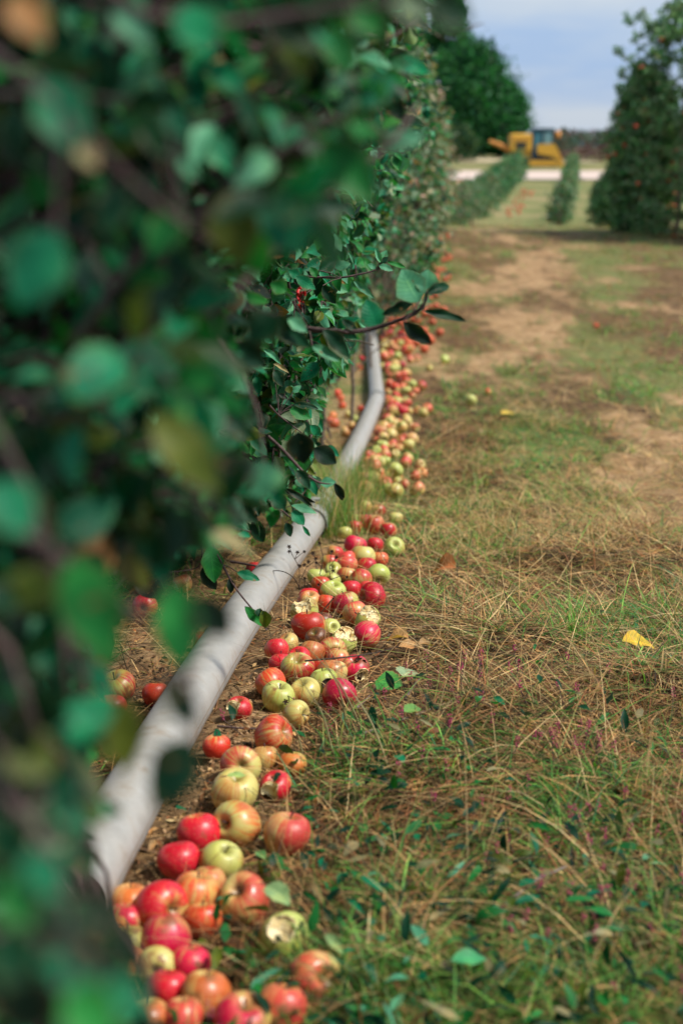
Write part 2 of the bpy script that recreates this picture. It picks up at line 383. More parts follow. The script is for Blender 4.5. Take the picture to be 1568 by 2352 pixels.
sheet('gravel_road', -60, 90, lambda x: (108-.02*x, 124-.02*x), M_gravel, 'pale gravel road crossing the far field')
sheet('farm_track', -60, 27, lambda x: (158-.25*x, 176-.25*x), M_tanfield, 'tan farm track rising behind the first orchard rows')
def hills(name, dist, base, prof, mat, label):
    V = []; n = len(prof)
    for j, (dd, k) in enumerate(((0, 0), (.05, .7), (.12, 1), (.3, .5))):
        for (x, h) in prof: V.append((x*(1+dd), dist*(1+dd), base + h*k))
    I = np.arange(n*4).reshape(4, n); F = np.stack([I[:-1, :-1], I[:-1, 1:], I[1:, 1:], I[1:, :-1]], -1).reshape(-1, 4)
    return tag(mesh_np(name, V, F, mat), label, 'hills', kind='structure')
hx = np.linspace(-2200, 2800, 120)
M_hill = simple('haze_blue_hillside', (.10, .17, .30), .95, 0, .15, .01)  # distance haze is painted into this blue, no air volume is built
hills('hills', 3000, -5, [(x, 16+22*float(fbm(x*.0023+3, 4., 3))+4*math.sin(x*.002)) for x in hx], M_hill, 'far haze blue ridge on the horizon')

# ------------------------------------------------------------------ leaves
def leaf_geo(base, dirv, nrm, L, W, curl, fold, tint, nl=7, nc=2, rs=None):
    """bulk leaves. nc half-columns each side. returns V,F,col,uv"""
    n = len(base); base = np.asarray(base, float); d = unit(np.asarray(dirv, float)); nr = np.asarray(nrm, float)
    side = unit(np.cross(d, nr)); nr = np.cross(side, d)
    s = np.linspace(0, 1, nl+1); c = np.linspace(-1, 1, 2*nc+1)
    wprof = np.sin(math.pi*np.clip(s, 0, 1)**.82)**.85; wprof[-1] = 0.02; wprof[0] = .03
    rr = RS.rand(n, 4)
    sg = s[None, :, None]; cg = c[None, None, :]; wp = wprof[None, :, None]
    L_ = np.asarray(L)[:, None, None]; W_ = np.asarray(W)[:, None, None]; cu = np.asarray(curl)[:, None, None]; fo = np.asarray(fold)[:, None, None]
    al = L_*sg*(1-.25*np.abs(cu)*sg); sw = W_*.5*wp*cg*(1+.07*np.cos(sg*60)*(np.abs(cg) > .9)*(nl > 9))
    up = -cu*L_*sg**2*.7 + fo*W_*.5*wp*np.abs(cg) + .04*L_*np.sin(sg*9+rr[:, 0][:, None, None]*6)*cg*wp
    sw = sw*(1-.25*np.abs(fo))
    bend = (rr[:, 1]-.5)[:, None, None]*.18*L_*sg**2
    V = base[:, None, None, :] + d[:, None, None, :]*al[..., None]*np.ones_like(cg)[..., None] + side[:, None, None, :]*(sw+bend)[..., None] + nr[:, None, None, :]*up[..., None]
    nv = (nl+1)*(2*nc+1); V = V.reshape(n*nv, 3)
    I = np.arange(n*nv).reshape(n, nl+1, 2*nc+1)
    F = np.stack([I[:, :-1, :-1], I[:, :-1, 1:], I[:, 1:, 1:], I[:, 1:, :-1]], -1).reshape(-1, 4)
    uv = np.stack(np.broadcast_arrays(c[None, :], s[:, None]), -1).reshape(1, nv, 2).repeat(n, 0).reshape(-1, 2)
    col = np.asarray(tint, float)[:, None, :].repeat(nv, 1).reshape(-1, 3)
    return V, F, col, uv
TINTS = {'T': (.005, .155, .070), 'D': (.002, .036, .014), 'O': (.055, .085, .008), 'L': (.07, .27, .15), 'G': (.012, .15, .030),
         'B': (.34, .17, .06), 'K': (.004, .018, .010), 'N': (.22, .20, .10), 'S': (.15, .22, .13), 'I': (.36, .22, .18), 'U': (.19, .31, .15), 'V': (.10, .25, .09)}  # K: near-black green, backlit shade painted into the leaf colour
def rand_tints(n, pal):
    keys = list(pal); pr = np.array([pal[k] for k in keys], float); pr /= pr.sum()
    ix = RS.choice(len(keys), n, p=pr); c = np.array([TINTS[k] for k in keys])[ix]
    return c*(.7+.6*RS.rand(n, 1))
def rdir(n, z=0.0):
    v = RS.normal(size=(n, 3)); v[:, 2] += z; return unit(v)

PAL_NEAR = {'T': 3.6, 'D': 5.5, 'K': 1.6, 'O': .8, 'L': 1.2, 'G': 2.6, 'B': .05, 'N': .12}  # dark tints weighted up, painting deeper shade into the near foliage
PAL_MID = {'T': 3, 'D': 3, 'O': 1, 'L': 3, 'G': 4, 'S': 1.3, 'B': .12}
PAL_FAR = {'G': 3, 'D': 2.5, 'L': 1.2, 'S': 2.5, 'N': .9, 'B': .25, 'T': 1.2}
PAL_PALE = {'S': 4, 'G': 2, 'L': 1.5, 'N': 2, 'I': .7, 'D': 1.5}
PAL_GREY = {'S': 6, 'L': 2, 'N': 3, 'I': 2.0, 'G': 1.5, 'D': 1}

def twigs_leaves(starts, ends, sag, nleaf, Lm, keep=None, pal=PAL_MID, nl=4, nc=1, k=6, t0=.2):
    n = len(starts); t = np.linspace(0, 1, k)[None, :, None]
    P = starts[:, None, :]*(1-t) + ends[:, None, :]*t
    P[:, :, 2] -= (sag[:, None]*4*(t[..., 0]**2 - t[..., 0]))*-1*-1
    P += RS.normal(size=P.shape)*.012*t
    # leaves
    tt = t0 + (1-t0)*((np.arange(nleaf)[None, :]+RS.rand(n, nleaf))/nleaf)
    i = np.clip((tt*(k-1)).astype(int), 0, k-2); f = tt*(k-1)-i; ar = np.arange(n)[:, None]
    B = P[ar, i]*(1-f[..., None]) + P[ar, i+1]*f[..., None]; T = unit(P[ar, i+1]-P[ar, i])
    B = B.reshape(-1, 3); T = T.reshape(-1, 3); m = len(B)
    d = unit(T*.55 + rdir(m)*.8 + np.array([0, 0, -.25]))
    nr = unit(rdir(m)*.75 + np.array([.15, -.25, .75]))
    L = Lm*(.6+.65*RS.rand(m)); 
    B2 = B + d*(L*.22)[:, None]
    cen = B2 + d*(L*.5)[:, None]
    kk = np.ones(m, bool) if keep is None else keep(cen)
    B, B2, d, nr, L = B[kk], B2[kk], d[kk], nr[kk], L[kk]; m = len(B2)
    G = leaf_geo(B2, d, nr, L, L*(.52+.16*RS.rand(m)), RS.rand(m)*.75-.1, .15+.5*RS.rand(m), rand_tints(m, pal), nl, nc)
    return P, (B, B2), G

def build_tree(x, y, zt, zc, rx, ry, ntw, nleaf, Lm, label, group, pal=PAL_MID, keep=None, nl=3, nc=1, trunk=.03, zoff=None, name='apple_tree', lean=0, tw_r=.004, petiole=False, ell=1.0, extra=None):
    z0 = float(gz(x, y)) if zoff is None else zoff
    root = empty(name, (x, y, z0)); tag(root, label, 'apple tree', group)
    # trunk
    k = 10; tz = np.linspace(-.05, zt*.93, k); tp = np.stack([lean*tz+.02*np.sin(tz*5+x*9), .02*np.cos(tz*4+y), tz], 1)
    V, F = tubes(tp[None], np.interp(np.linspace(0, 1, k), [0, 1], [trunk, trunk*.25])[None], 8)
    mesh_np('trunk', V, F, M_bark, root)
    # limbs
    nlb = 12; zz = np.linspace(zc*.9+.1, zt*.85, nlb); az = np.arange(nlb)*2.4+x*3
    lim = []
    for q in range(nlb):
        rr = (1-.55*(zz[q]/zt))*.8; e = np.array([math.cos(az[q])*rx*rr, math.sin(az[q])*ry*rr, .12+.1*random.random()])
        s_ = np.array([lean*zz[q], 0, zz[q]]); t = np.linspace(0, 1, 7)[:, None]
        lim.append(s_ + e*t + np.array([0, 0, .10])*np.sin(t*2.6))
    lim = np.array(lim); V, F = tubes(lim, np.linspace(trunk*.42, trunk*.12, 7)[None].repeat(nlb, 0), 6)
    mesh_np('limbs', V, F, M_bark, root)
    # twigs
    n = ntw; th = RS.rand(n)*2*math.pi; hz = RS.rand(n); zt_ = zc + (zt-zc)*hz
    prof = np.sin(math.pi*np.clip(.18+.80*hz, 0, 1))**.55*ell; rad = prof*np.sqrt(.18+.82*RS.rand(n))
    lump = .82+.36*vnoise(th*1.6+x*7, hz*5+y*3)
    E = np.stack([lean*zt_ + np.cos(th)*rx*rad*lump, np.sin(th)*ry*rad*lump, zt_ + RS.normal(size=n)*.04], 1)
    li = np.clip(((zt_-zc)/(zt-zc)*nlb).astype(int), 0, nlb-1)
    S = E.copy(); S[:, :2] *= .45; S[:, 2] -= .16*RS.rand(n); S[:, 2] = np.maximum(S[:, 2], zc*.8)
    org = np.array([x, y, z0])
    if extra:
        q, x0, x1, y0, y1, a0, a1 = extra
        E2 = np.stack([x0+(x1-x0)*RS.rand(q), y0+(y1-y0)*RS.rand(q), a0+(a1-a0)*RS.rand(q)], 1)-org
        S2 = E2 - unit(E2*np.array([1, 1, .3]))*(.14+.12*RS.rand(q, 1)); E = np.concatenate([E, E2]); S = np.concatenate([S, S2])
        if x0 < -1.15 and y0 < .6:          # drooping shoots low on the nearest tree
            q = 900; E2 = np.stack([-.75+.7*RS.rand(q), .60+1.0*RS.rand(q), .18+.6*RS.rand(q)], 1)-org; S2 = E2+np.stack([-.08+0*RS.rand(q), .05*RS.rand(q), .10+.1*RS.rand(q)], 1)
            E = np.concatenate([E, E2]); S = np.concatenate([S, S2])
        n = len(E)
    kf = (lambda c: keep(c+org)) if keep else None
    if keep:
        kk = keep(E+org); E, S = E[kk], S[kk]; n = len(E)
    Pw, (B, B2), G = twigs_leaves(S, E, .02+.05*RS.rand(n), nleaf, Lm, kf, pal, nl, nc)
    V, F = tubes(Pw, np.linspace(tw_r*1.6, tw_r*.5, Pw.shape[1])[None].repeat(len(Pw), 0), 4)
    mesh_np('twigs', V, F, M_twig, root)
    if petiole and len(B):
        V, F = tubes(np.stack([B, (B+B2)/2, B2], 1), np.full((len(B), 3), .0008), 3); mesh_np('petioles', V, F, M_twig, root)
    V, F, c, uv = G
    mesh_np('crown', V, F, M_leaf if nl > 3 else M_leaf_far, root, c, uv)
    return root

# picture region the near boughs hang in (their real hanging limit beside the pipe)
MASK = [(-3000, -3000), (1000, -3000), (1010, 20), (960, 90), (930, 200), (960, 300), (880, 380), (840, 480), (730, 560), (610, 600), (570, 700), (600, 800), (560, 900),
        (600, 1000), (640, 1100), (600, 1220), (500, 1270), (420, 1260), (330, 1300), (270, 1380), (240, 1480), (200, 1560), (215, 1650), (200, 1760), (180, 1870),
        (160, 1950), (110, 1990), (110, 2060), (200, 2095), (270, 2150), (320, 2260), (350, 2420), (330, 4000), (-3000, 4000)]
def keep_near(c):
    u, v, d = project(c)
    dist = c[:, 1]
    j = (vnoise(c[:, 0]*14, c[:, 2]*14)-.5)*70
    ok = inpoly(u+j, v+j*.5, MASK) & (d > .78)
    ok &= ~((c[:, 2] < .10)) & ~((np.abs(u-691) < 26) & (np.abs(v-685) < 40))
    return ok
MASK2 = [(-3000, -3000), (1060, -3000), (1050, 200), (990, 330), (900, 480), (850, 600), (845, 700), (820, 800), (790, 850), (745, 880), (735, 960), (720, 1040), (735, 1110), (690, 1165), (600, 1215), (520, 1250), (-3000, 1400)]
def keep_mid(c):
    u, v, d = project(c)
    return inpoly(u, v, MASK2) & ~((np.abs(u-691) < 20) & (np.abs(v-685) < 34) & (d < 4.1))
ROWG = 'apple trees in the left orchard row'
T = []
for i, (y, h, lab) in enumerate([(1.25, 2.3, 'nearest apple tree of the left row, dark blurred leaves filling the left edge'),
                      (2.5, 2.4, 'second apple tree of the left row, blurred teal leaves overhanging the aluminium pipe'),
                      (5.2, 2.5, 'slim-trunked apple tree by the red valve handle, beside the pipe grass tuft'),
                      (6.9, 2.6, 'apple tree just behind the slim-trunked tree, shading the pipe bend')]):
    x = float(rowx(y)); x = -.15 if i == 2 else (-.62 if i < 2 else x - .08)
    near = i < 2
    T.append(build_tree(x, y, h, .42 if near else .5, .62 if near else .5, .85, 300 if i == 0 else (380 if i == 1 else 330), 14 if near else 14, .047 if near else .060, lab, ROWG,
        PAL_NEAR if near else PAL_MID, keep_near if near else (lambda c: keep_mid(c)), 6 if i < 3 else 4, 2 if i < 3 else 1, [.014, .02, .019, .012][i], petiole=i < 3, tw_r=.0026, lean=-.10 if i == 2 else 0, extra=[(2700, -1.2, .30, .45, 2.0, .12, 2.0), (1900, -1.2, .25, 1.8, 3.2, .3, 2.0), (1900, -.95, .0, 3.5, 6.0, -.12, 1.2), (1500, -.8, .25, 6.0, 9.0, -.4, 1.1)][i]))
rowlabels = ['apple tree over the farthest visible stretch of pipe', 'leafy apple tree above the end of the apple strip', 'apple tree of the left row just past the pipe',
             'apple tree midway along the left row', 'apple tree before the pale crowned trees of the left row', 'pale leaved apple tree with pinkish autumn tips in the left row',
             'grey green apple tree with dying pink leaves at the skyline', 'small apple tree near the far end of the left row', 'last but one apple tree of the left row', 'last apple tree of the left row at the field crest']
for i in range(10):
    y = 8.6+2.45*i; x = float(rowx(y))
    pal = PAL_FAR if i < 2 else (PAL_PALE if i < 4 else PAL_GREY)
    h = [2.9, 3.0, 3.1, 3.1, 3.1, 3.1, 3.1, 3.0, 2.9, 2.7][i]
    build_tree(x-.05, y, h, .24 if i < 2 else .34, .56+.03*i, 1.35, 480, 18, .072, rowlabels[i], ROWG, pal, (lambda c: keep_mid(c)) if i < 2 else None, 3, 1, .012 if i < 2 else .02)

# hero boughs --------------------------------------------------------------
def bough(parent, name, pts, r0, r1, leaves, stemmat=M_twig, nl=12, nc=3, label=None):
    """pts: (u,v,depth). leaves: (u0,v0,u1,v1,depth,width_px,tint,curl,fold,face) base->tip in the picture; face tilts the blade"""
    par = parent; off = Vector(par.location)
    if len(pts[0]) == 3 and min(q[2] for q in pts) < 1.7:
        leaves = [(l[0], l[1], l[0]+(l[2]-l[0])*.86, l[1]+(l[3]-l[1])*.86, *l[4:]) for l in leaves]
        pts = [(a, b, c*.76) for a, b, c in pts]; leaves = [(*l[:4], l[4]*.76, l[5]*.98, *l[6:]) for l in leaves]
    W = [dp(*p) - off for p in pts]
    if pts[0][2] < 1.5: r0, r1 = r0*.5, r1*.6
    o = tube_obj(name, W, np.linspace(r0, r1, len(W)), stemmat, par, 7, n=max(12, len(W)*4))
    if label: o['label'] = label
    Wn = np.array([[*p] for p in W])
    b_, d_, n_, L_, W_, cu, fo, ti, pet = [], [], [], [], [], [], [], [], []
    for lf in leaves:
        u0, v0, u1, v1, dep, wpx, tint, curl, fold, face = lf
        a = dp(u0, v0, dep)-off; e = dp(u1, v1, dep+face*.03)-off
        d = e-a; L = d.length
        view = -(ray((u0+u1)/2, (v0+v1)/2)).normalized()
        sd = d.cross(view).normalized(); nn = (view*1.0 + Vector((0, 0, .45)) + sd*face*.6)
        b_.append(a); d_.append(d); n_.append(nn); L_.append(L*1.03); W_.append(wpx*dep/FPX*1.1); cu.append(curl); fo.append(fold)
        ti.append(np.array(TINTS[tint])*(.85+.3*random.random()))
        j = np.argmin(np.linalg.norm(Wn-np.array(a), axis=1)); q = Wn[j]
        if np.linalg.norm(q-np.array(a)) < .12: pet.append([q, (q+np.array(a))/2+[0, 0, .003], np.array(a)])
    V, F, c, uv = leaf_geo([tuple(x) for x in b_], [tuple(x) for x in d_], [tuple(x) for x in n_], L_, W_, np.array(cu), np.array(fo), ti, nl, nc)
    fm = np.zeros(len(F), int)
    if pet:
        V2, F2 = tubes(np.array(pet), np.full((len(pet), 3), .0011), 4); F2 = F2+len(V); V = np.concatenate([V, V2]); F = np.concatenate([F, F2])
        c = np.concatenate([c, np.full((len(V2), 3), .1)]); uv = np.concatenate([uv, np.zeros((len(V2), 2))]); fm = np.concatenate([fm, np.ones(len(F2), int)])
    mesh_np('leaves', V, F, [M_leaf, M_twig], o, c, uv, fm=fm)
    return o
c7 = lambda x, y: (574.2+x*.3479, 516.8+y*.3479)
c6 = lambda x, y: (.4394*x, 918.7+.4394*y)
c2 = lambda x, y: (574.2+x*.3662, 516.8+y*.3662)
c3 = lambda x, y: (516.8+x*.3662, 1148.4+y*.3662)
c3b = lambda x, y: (660.3+x*.1831, 1119.7+y*.1831)
c4 = lambda x, y: (114.8+x*.4761, 1665.2+y*.4761)
cf = lambda x, y: (746.5+x*.1953, 689+y*.1953)
def LF(cv, x0, y0, x1, y1, dep, w, tint, curl=.2, fold=.3, face=0.):
    s = {c7: .3479, c6: .4394, c2: .3662, c3: .3662, c3b: .1831, c4: .4761}.get(cv, 1.)
    return (*cv(x0, y0), *cv(x1, y1), dep, w*s, tint, curl, fold, face)
ID = lambda x, y: (x, y)
dA = 3.25
bough(T[2], 'branch', [(*c7(230, 330), dA+.5), (*c7(420, 345), dA+.1), (*c7(600, 350), dA), (*c7(700, 330), dA), (*c7(790, 310), dA), (*c7(850, 290), dA)], .0030, .0016, [
    LF(c7, 700, 265, 762, 235, dA, 75, 'G', .3, .4, .6), LF(c7, 690, 260, 640, 155, dA, 26, 'L', -.2, .5), LF(c7, 455, 300, 585, 225, dA, 95, 'D', .2, .3, .5),
    LF(c7, 560, 285, 660, 245, dA+.02, 70, 'L', .1, .2), LF(c7, 862, 250, 825, 160, dA, 42, 'L', 0, .6), LF(c7, 862, 250, 893, 165, dA+.01, 60, 'L', 0, .3), LF(c7, 870, 250, 912, 212, dA-.01, 40, 'D', .1, .3),
    LF(c7, 830, 285, 775, 260, dA, 40, 'L', .1, .2), LF(c7, 840, 262, 925, 238, dA, 18, 'D', .1, .5), LF(c7, 850, 270, 950, 292, dA-.02, 50, 'L', .3, .3), LF(c7, 905, 245, 1040, 283, dA, 38, 'G', .4, .4),
    LF(c7, 683, 370, 822, 478, dA, 50, 'L', -.1, .4, .3), LF(c7, 480, 400, 568, 518, dA-.05, 90, 'D', .1, .4, .5), LF(c7, 440, 345, 400, 270, dA, 55, 'G', .2, .3), LF(c7, 330, 345, 250, 300, dA+.1, 70, 'T'), 
    LF(c7, 300, 340, 440, 420, dA-.2, 80, 'T', .2, .2, .2)], nl=14)
dB = 2.35
bough(T[1], 'branch', [(*c7(150, 640), dB+.1), (*c7(390, 690), dB+.05), (*c7(650, 710), dB), (*c7(800, 690), dB), (*c7(950, 640), dB-.02), (*c7(1080, 590), dB-.04), (*c7(1150, 530), dB-.05), (*c7(1165, 455), dB-.05)], .0048, .0026, [
    LF(c7, 1110, 505, 985, 300, dB, 200, 'L', .1, .12, -.1), LF(c7, 1160, 455, 1170, 290, dB, 150, 'L', .1, .15), LF(c7, 1165, 450, 1352, 372, dB-.06, 85, 'D', .5, .5, .4),
    LF(c7, 1070, 520, 868, 600, dB-.05, 85, 'K', .1, .3, .5), LF(c7, 840, 690, 760, 500, dB+.05, 160, 'T', 0, .15), LF(c7, 1140, 565, 1466, 632, dB-.05, 70, 'D', .35, .55, .4),
    LF(c7, 1010, 640, 1185, 800, dB-.05, 110, 'K', .1, .35, .6), LF(c7, 700, 700, 600, 620, dB, 60, 'D'), LF(c7, 480, 690, 690, 860, dB-.1, 110, 'D', .3, .3, .2), LF(c7, 500, 700, 660, 880, dB, 110, 'S', .2, .2),
    LF(c7, 410, 800, 600, 890, dB, 85, 'L', .2, .4), LF(c7, 110, 600, 420, 820, dB-.3, 150, 'D', .3, .3, .4), LF(c7, 250, 620, 380, 700, dB-.3, 90, 'L', .2, .3), LF(c7, 240, 440, 130, 380, dB, 110, 'G')], nl=12)
dC = 2.95
bough(T[1], 'branch', [(*c6(1030, 560), dC-.1), (*c6(1060, 620), dC), (*c6(1110, 740), dC), (*c6(1160, 860), dC), (*c6(1240, 1000), dC), (*c6(1330, 1105), dC), (*c6(1395, 1205), dC)], .0030, .0015, [
    LF(c6, 1100, 765, 1120, 955, dC, 115, 'G', .1, .3, -.2), LF(c6, 1095, 680, 1230, 775, dC, 60, 'T', .2, .3), LF(c6, 1015, 655, 990, 850, dC, 60, 'D', .2, .3, .5), LF(c6, 1200, 930, 1215, 1015, dC, 45, 'K', .3, .5),
    LF(c6, 1280, 1080, 1385, 1195, dC-.02, 55, 'G', .1, .3, .3), LF(c6, 1370, 1100, 1410, 1215, dC-.03, 75, 'O', .9, .8), LF(c6, 1350, 1130, 1360, 1080, dC-.03, 50, 'D', .9, .7), LF(c6, 1240, 900, 1360, 945, dC+.05, 55, 'T', .2, .3),
    LF(c6, 1055, 880, 1130, 1000, dC, 80, 'K', .2, .4, .4), LF(c6, 960, 780, 900, 900, dC-.1, 100, 'D', .2, .3), LF(c6, 830, 940, 820, 1060, dC, 70, 'D', .3, .5, .4)], nl=12)
bough(T[1], 'branch', [(*c6(1040, 620), dC), (*c6(1052, 700), dC), (*c6(1058, 800), dC), (*c6(1050, 880), dC), (*c6(900, 900), dC)], .0018, .001, [
    LF(c6, 1050, 690, 1000, 640, dC, 50, 'K'), LF(c6, 880, 890, 800, 760, dC, 80, 'K', .2, .3), LF(c6, 700, 960, 830, 1050, dC-.05, 60, 'K', .3, .3, .4)], nl=10)
dD = 3.9
bough(T[2], 'branch', [(*c3b(-250, 150), dD-.1), (*c3b(-60, 290), dD), (*c3b(60, 400), dD), (*c3b(120, 430), dD), (*c3b(190, 470), dD)], .0028, .0014, [
    LF(c3b, 50, 225, 380, 300, dD, 105, 'L', .2, .2), LF(c3b, 60, 290, 200, 470, dD, 160, 'T', 0, .2), LF(c3b, 190, 480, 300, 640, dD, 55, 'T', .4, .5, .4), LF(c3b, -20, 440, 50, 620, dD, 120, 'D', .2, .3),
    LF(c3b, -60, 20, 370, 240, dD-.4, 80, 'K', .3, .4, .5), LF(c3b, 590, -20, 720, 180, dD-.6, 80, 'K', .3, .4, .5)], nl=12)
dE = 3.5
bough(T[2], 'branch', [(*c2(120, 1130), dE-.2), (*c2(180, 1195), dE), (*c2(260, 1255), dE), (*c2(325, 1305), dE)], .0026, .0013, [
    LF(c2, 270, 1125, 435, 1140, dE, 50, 'D', .2, .4), LF(c2, 250, 1155, 380, 1215, dE, 90, 'G', .1, .3), LF(c2, 235, 1010, 255, 1055, dE, 50, 'O', .1, .3), LF(c2, 270, 1050, 322, 1010, dE, 42, 'L', .1, .3),
    LF(c2, 85, 780, 215, 860, dE, 45, 'L', .5, .6), LF(c2, 145, 870, 260, 915, dE, 30, 'N', .5, .6), LF(c2, 150, 910, 215, 1010, dE, 75, 'D', .2, .3), LF(c2, 90, 700, 140, 740, dE, 50, 'T', .2, .3),
    LF(c2, 180, 1060, 240, 1090, dE, 30, 'K')], nl=12)
bough(T[2], 'branch', [(*c2(60, 1280), 2.9), (*c2(200, 1400), 2.8), (*c2(340, 1560), 2.8), (*c2(430, 1620), 2.8), (*c2(540, 1630), 2.8)], .004, .0016, [
    LF(c2, 300, 1300, 340, 1500, 2.3, 170, 'K', .1, .2, .4), LF(c2, 400, 1400, 550, 1500, 2.6, 120, 'K', .2, .3, .4), LF(c2, 440, 1620, 540, 1615, 2.8, 70, 'L', .1, .3), LF(c2, 530, 1622, 600, 1735, 2.75, 55, 'K', .4, .5, .4),
    LF(c2, 220, 1650, 415, 1765, 2.9, 40, 'K', .3, .5, .5), LF(c2, 290, 1540, 390, 1650, 2.7, 80, 'D', .2, .4), LF(c2, 150, 1700, 220, 1790, 2.7, 110, 'D'), LF(c2, 470, 1390, 560, 1450, 2.7, 60, 'T', .2, .3)], nl=10)
# big soft leaves close to the lens, on two hanging boughs of the near trees
bough(T[1], 'branch', [(-80, 980, 1.25), (120, 900, 1.3), (330, 780, 1.35), (520, 700, 1.4), (640, 560, 1.4), (760, 440, 1.5), (900, 330, 1.55), (960, 240, 1.6)], .009, .003, [
    (590, 470, 710, 600, 1.3, 105, 'T', .1, .2, 0), (520, 440, 560, 640, 1.1, 120, 'O', .1, .2, .3), (870, 340, 1000, 300, 1.6, 60, 'L', .2, .3, 0), (800, 230, 930, 180, 1.5, 95, 'T', .1, .2, 0), (690, 480, 830, 470, 1.4, 60, 'D', .1, .3, .4),
    (290, 790, 400, 930, 1.2, 140, 'T', .1, .15, 0), (460, 790, 580, 910, 1.3, 70, 'S', .2, .3, 0), (640, 720, 560, 800, 1.5, 90, 'D', .1, .3, 0), (840, 280, 870, 120, 1.5, 70, 'G', .1, .3, 0),
    (600, 1060, 600, 1165, 1.8, 105, 'L', .1, .1, 0), (350, 950, 540, 1160, 1.0, 110, 'O', .2, .2, 0), (500, 930, 580, 1010, 1.6, 80, 'D', .1, .3, 0)], nl=9)
bough(T[1], 'branch', [(200, -60, 1.0), (330, 40, 1.0), (500, 60, 1.05), (700, 30, 1.05), (860, 10, 1.0), (1000, 10, 1.0)], .006, .003, [
    (430, 10, 480, 140, 1.0, 110, 'T', .1, .15, 0), (980, 5, 1110, 45, .95, 95, 'D', .2, .3, .3), (900, 0, 1010, 40, .95, 60, 'S', .2, .3, 0), (820, 0, 870, 100, 1.1, 90, 'G', .1, .3, 0), (620, 30, 740, 130, 1.1, 90, 'S', .1, .2, 0),
    (660, 90, 700, 200, 1.2, 90, 'O', .1, .3, 0), (260, 20, 370, 110, 1.0, 70, 'L', .2, .3, 0), (20, -10, 120, 110, .8, 90, 'B', .1, .2, 0), (760, 60, 800, 190, 1.3, 80, 'G', .1, .2, 0)], nl=9)
bough(T[0], 'branch', [(-100, 60, .95), (60, 180, .9), (150, 260, .9), (300, 420, 1.0), (420, 520, 1.1), (500, 560, 1.15)], .006, .003, [
    (100, 180, 210, 380, .9, 130, 'T', .1, .2, 0), (180, 330, 230, 395, .9, 50, 'N', .1, .2, 0), (130, 530, 20, 730, .9, 150, 'T', .1, .15, 0), (280, 420, 230, 560, 1.0, 90, 'D', .1, .3, 0), (420, 480, 330, 600, 1.1, 90, 'G', .1, .3, 0),
    (320, 280, 440, 380, 1.1, 90, 'D', .1, .3, 0), (380, 250, 440, 330, 1.1, 60, 'T', .1, .3, 0)], nl=9)
bough(T[0], 'branch', [(-120, 1050, .85), (0, 1180, .9), (90, 1250, .9), (200, 1330, .95), (300, 1400, 1.0), (380, 1440, 1.02), (440, 1560, 1.02)], .007, .003, [
    (-20, 1110, 90, 1240, .8, 130, 'T', .1, .2, 0), (170, 1280, 270, 1560, .88, 150, 'G', .1, .2, .3), (400, 1340, 425, 1570, 1.0, 110, 'G', .1, .2, 0), (440, 1370, 545, 1480, 1.0, 90, 'K', .1, .3, .4), (375, 1560, 480, 1690, .95, 70, 'K', .2, .3, .2),
    (275, 1600, 300, 1800, 1.1, 90, 'O', .1, .2, 0), (445, 1700, 325, 1880, .98, 120, 'D', .1, .2, .1), (330, 1200, 360, 1330, 1.3, 90, 'D', .1, .3, .3), (150, 1540, 110, 1640, .9, 110, 'D', .1, .3, .3),
    (150, 1620, 260, 1660, 1.0, 70, 'T', .1, .3, 0), (240, 1270, 170, 1400, 1.2, 100, 'K', .1, .3, .3), (100, 1300, 60, 1420, .9, 120, 'O', .1, .3, 0)], nl=9)
bough(T[0], 'branch', [(-120, 1700, .85), (-20, 1800, .85), (60, 1880, .85), (120, 1960, .85), (160, 2060, .8), (180, 2160, .8), (230, 2300, .8)], .006, .003, [
    (50, 1860, 170, 1960, .9, 100, 'S', .1, .2, 0), (120, 1820, 210, 1930, .9, 80, 'T', .1, .3, 0), (140, 2060, 40, 2180, .8, 120, 'D', .1, .3, .3), (100, 2170, 260, 2330, .78, 150, 'T', .1, .2, 0), (60, 2000, 130, 2130, .8, 110, 'K', .1, .3, .3),
    (220, 2180, 330, 2380, .85, 120, 'D', .1, .3, .3), (60, 2110, 230, 2170, .75, 110, 'K', .1, .3, .2), (60, 1960, 160, 2080, .7, 90, 'T', .1, .3, .1), (150, 2140, 290, 2240, .72, 110, 'K', .1, .3, .2), (240, 2260, 340, 2330, .72, 100, 'T', .1, .2, .1),
    (0, 2020, 110, 2120, .7, 130, 'G', .1, .3, .2), (90, 2085, 240, 2130, .75, 70, 'D', .1, .3, .1), (200, 2060, 300, 2150, .8, 70, 'K', .1, .3, .1), (-20, 2150, 90, 2260, .68, 140, 'D', .1, .3, .2), (150, 2280, 280, 2400, .7, 140, 'G', .1, .3, .2), (-10, 1880, 60, 2010, .75, 120, 'D', .1, .3, .2), (190, 1770, 120, 1900, .8, 90, 'T', .1, .3, .2), (60, 1640, 30, 1760, .8, 100, 'K', .1, .3, .2), (40, 2240, 100, 2400, .75, 150, 'K', .1, .3, .3), (20, 1700, 140, 1790, .85, 120, 'O', .1, .2, 0), (90, 1750, 160, 1860, .9, 90, 'K', .1, .3, .3), (180, 2080, 240, 2170, .95, 80, 'D', .1, .3, 0)], nl=9)

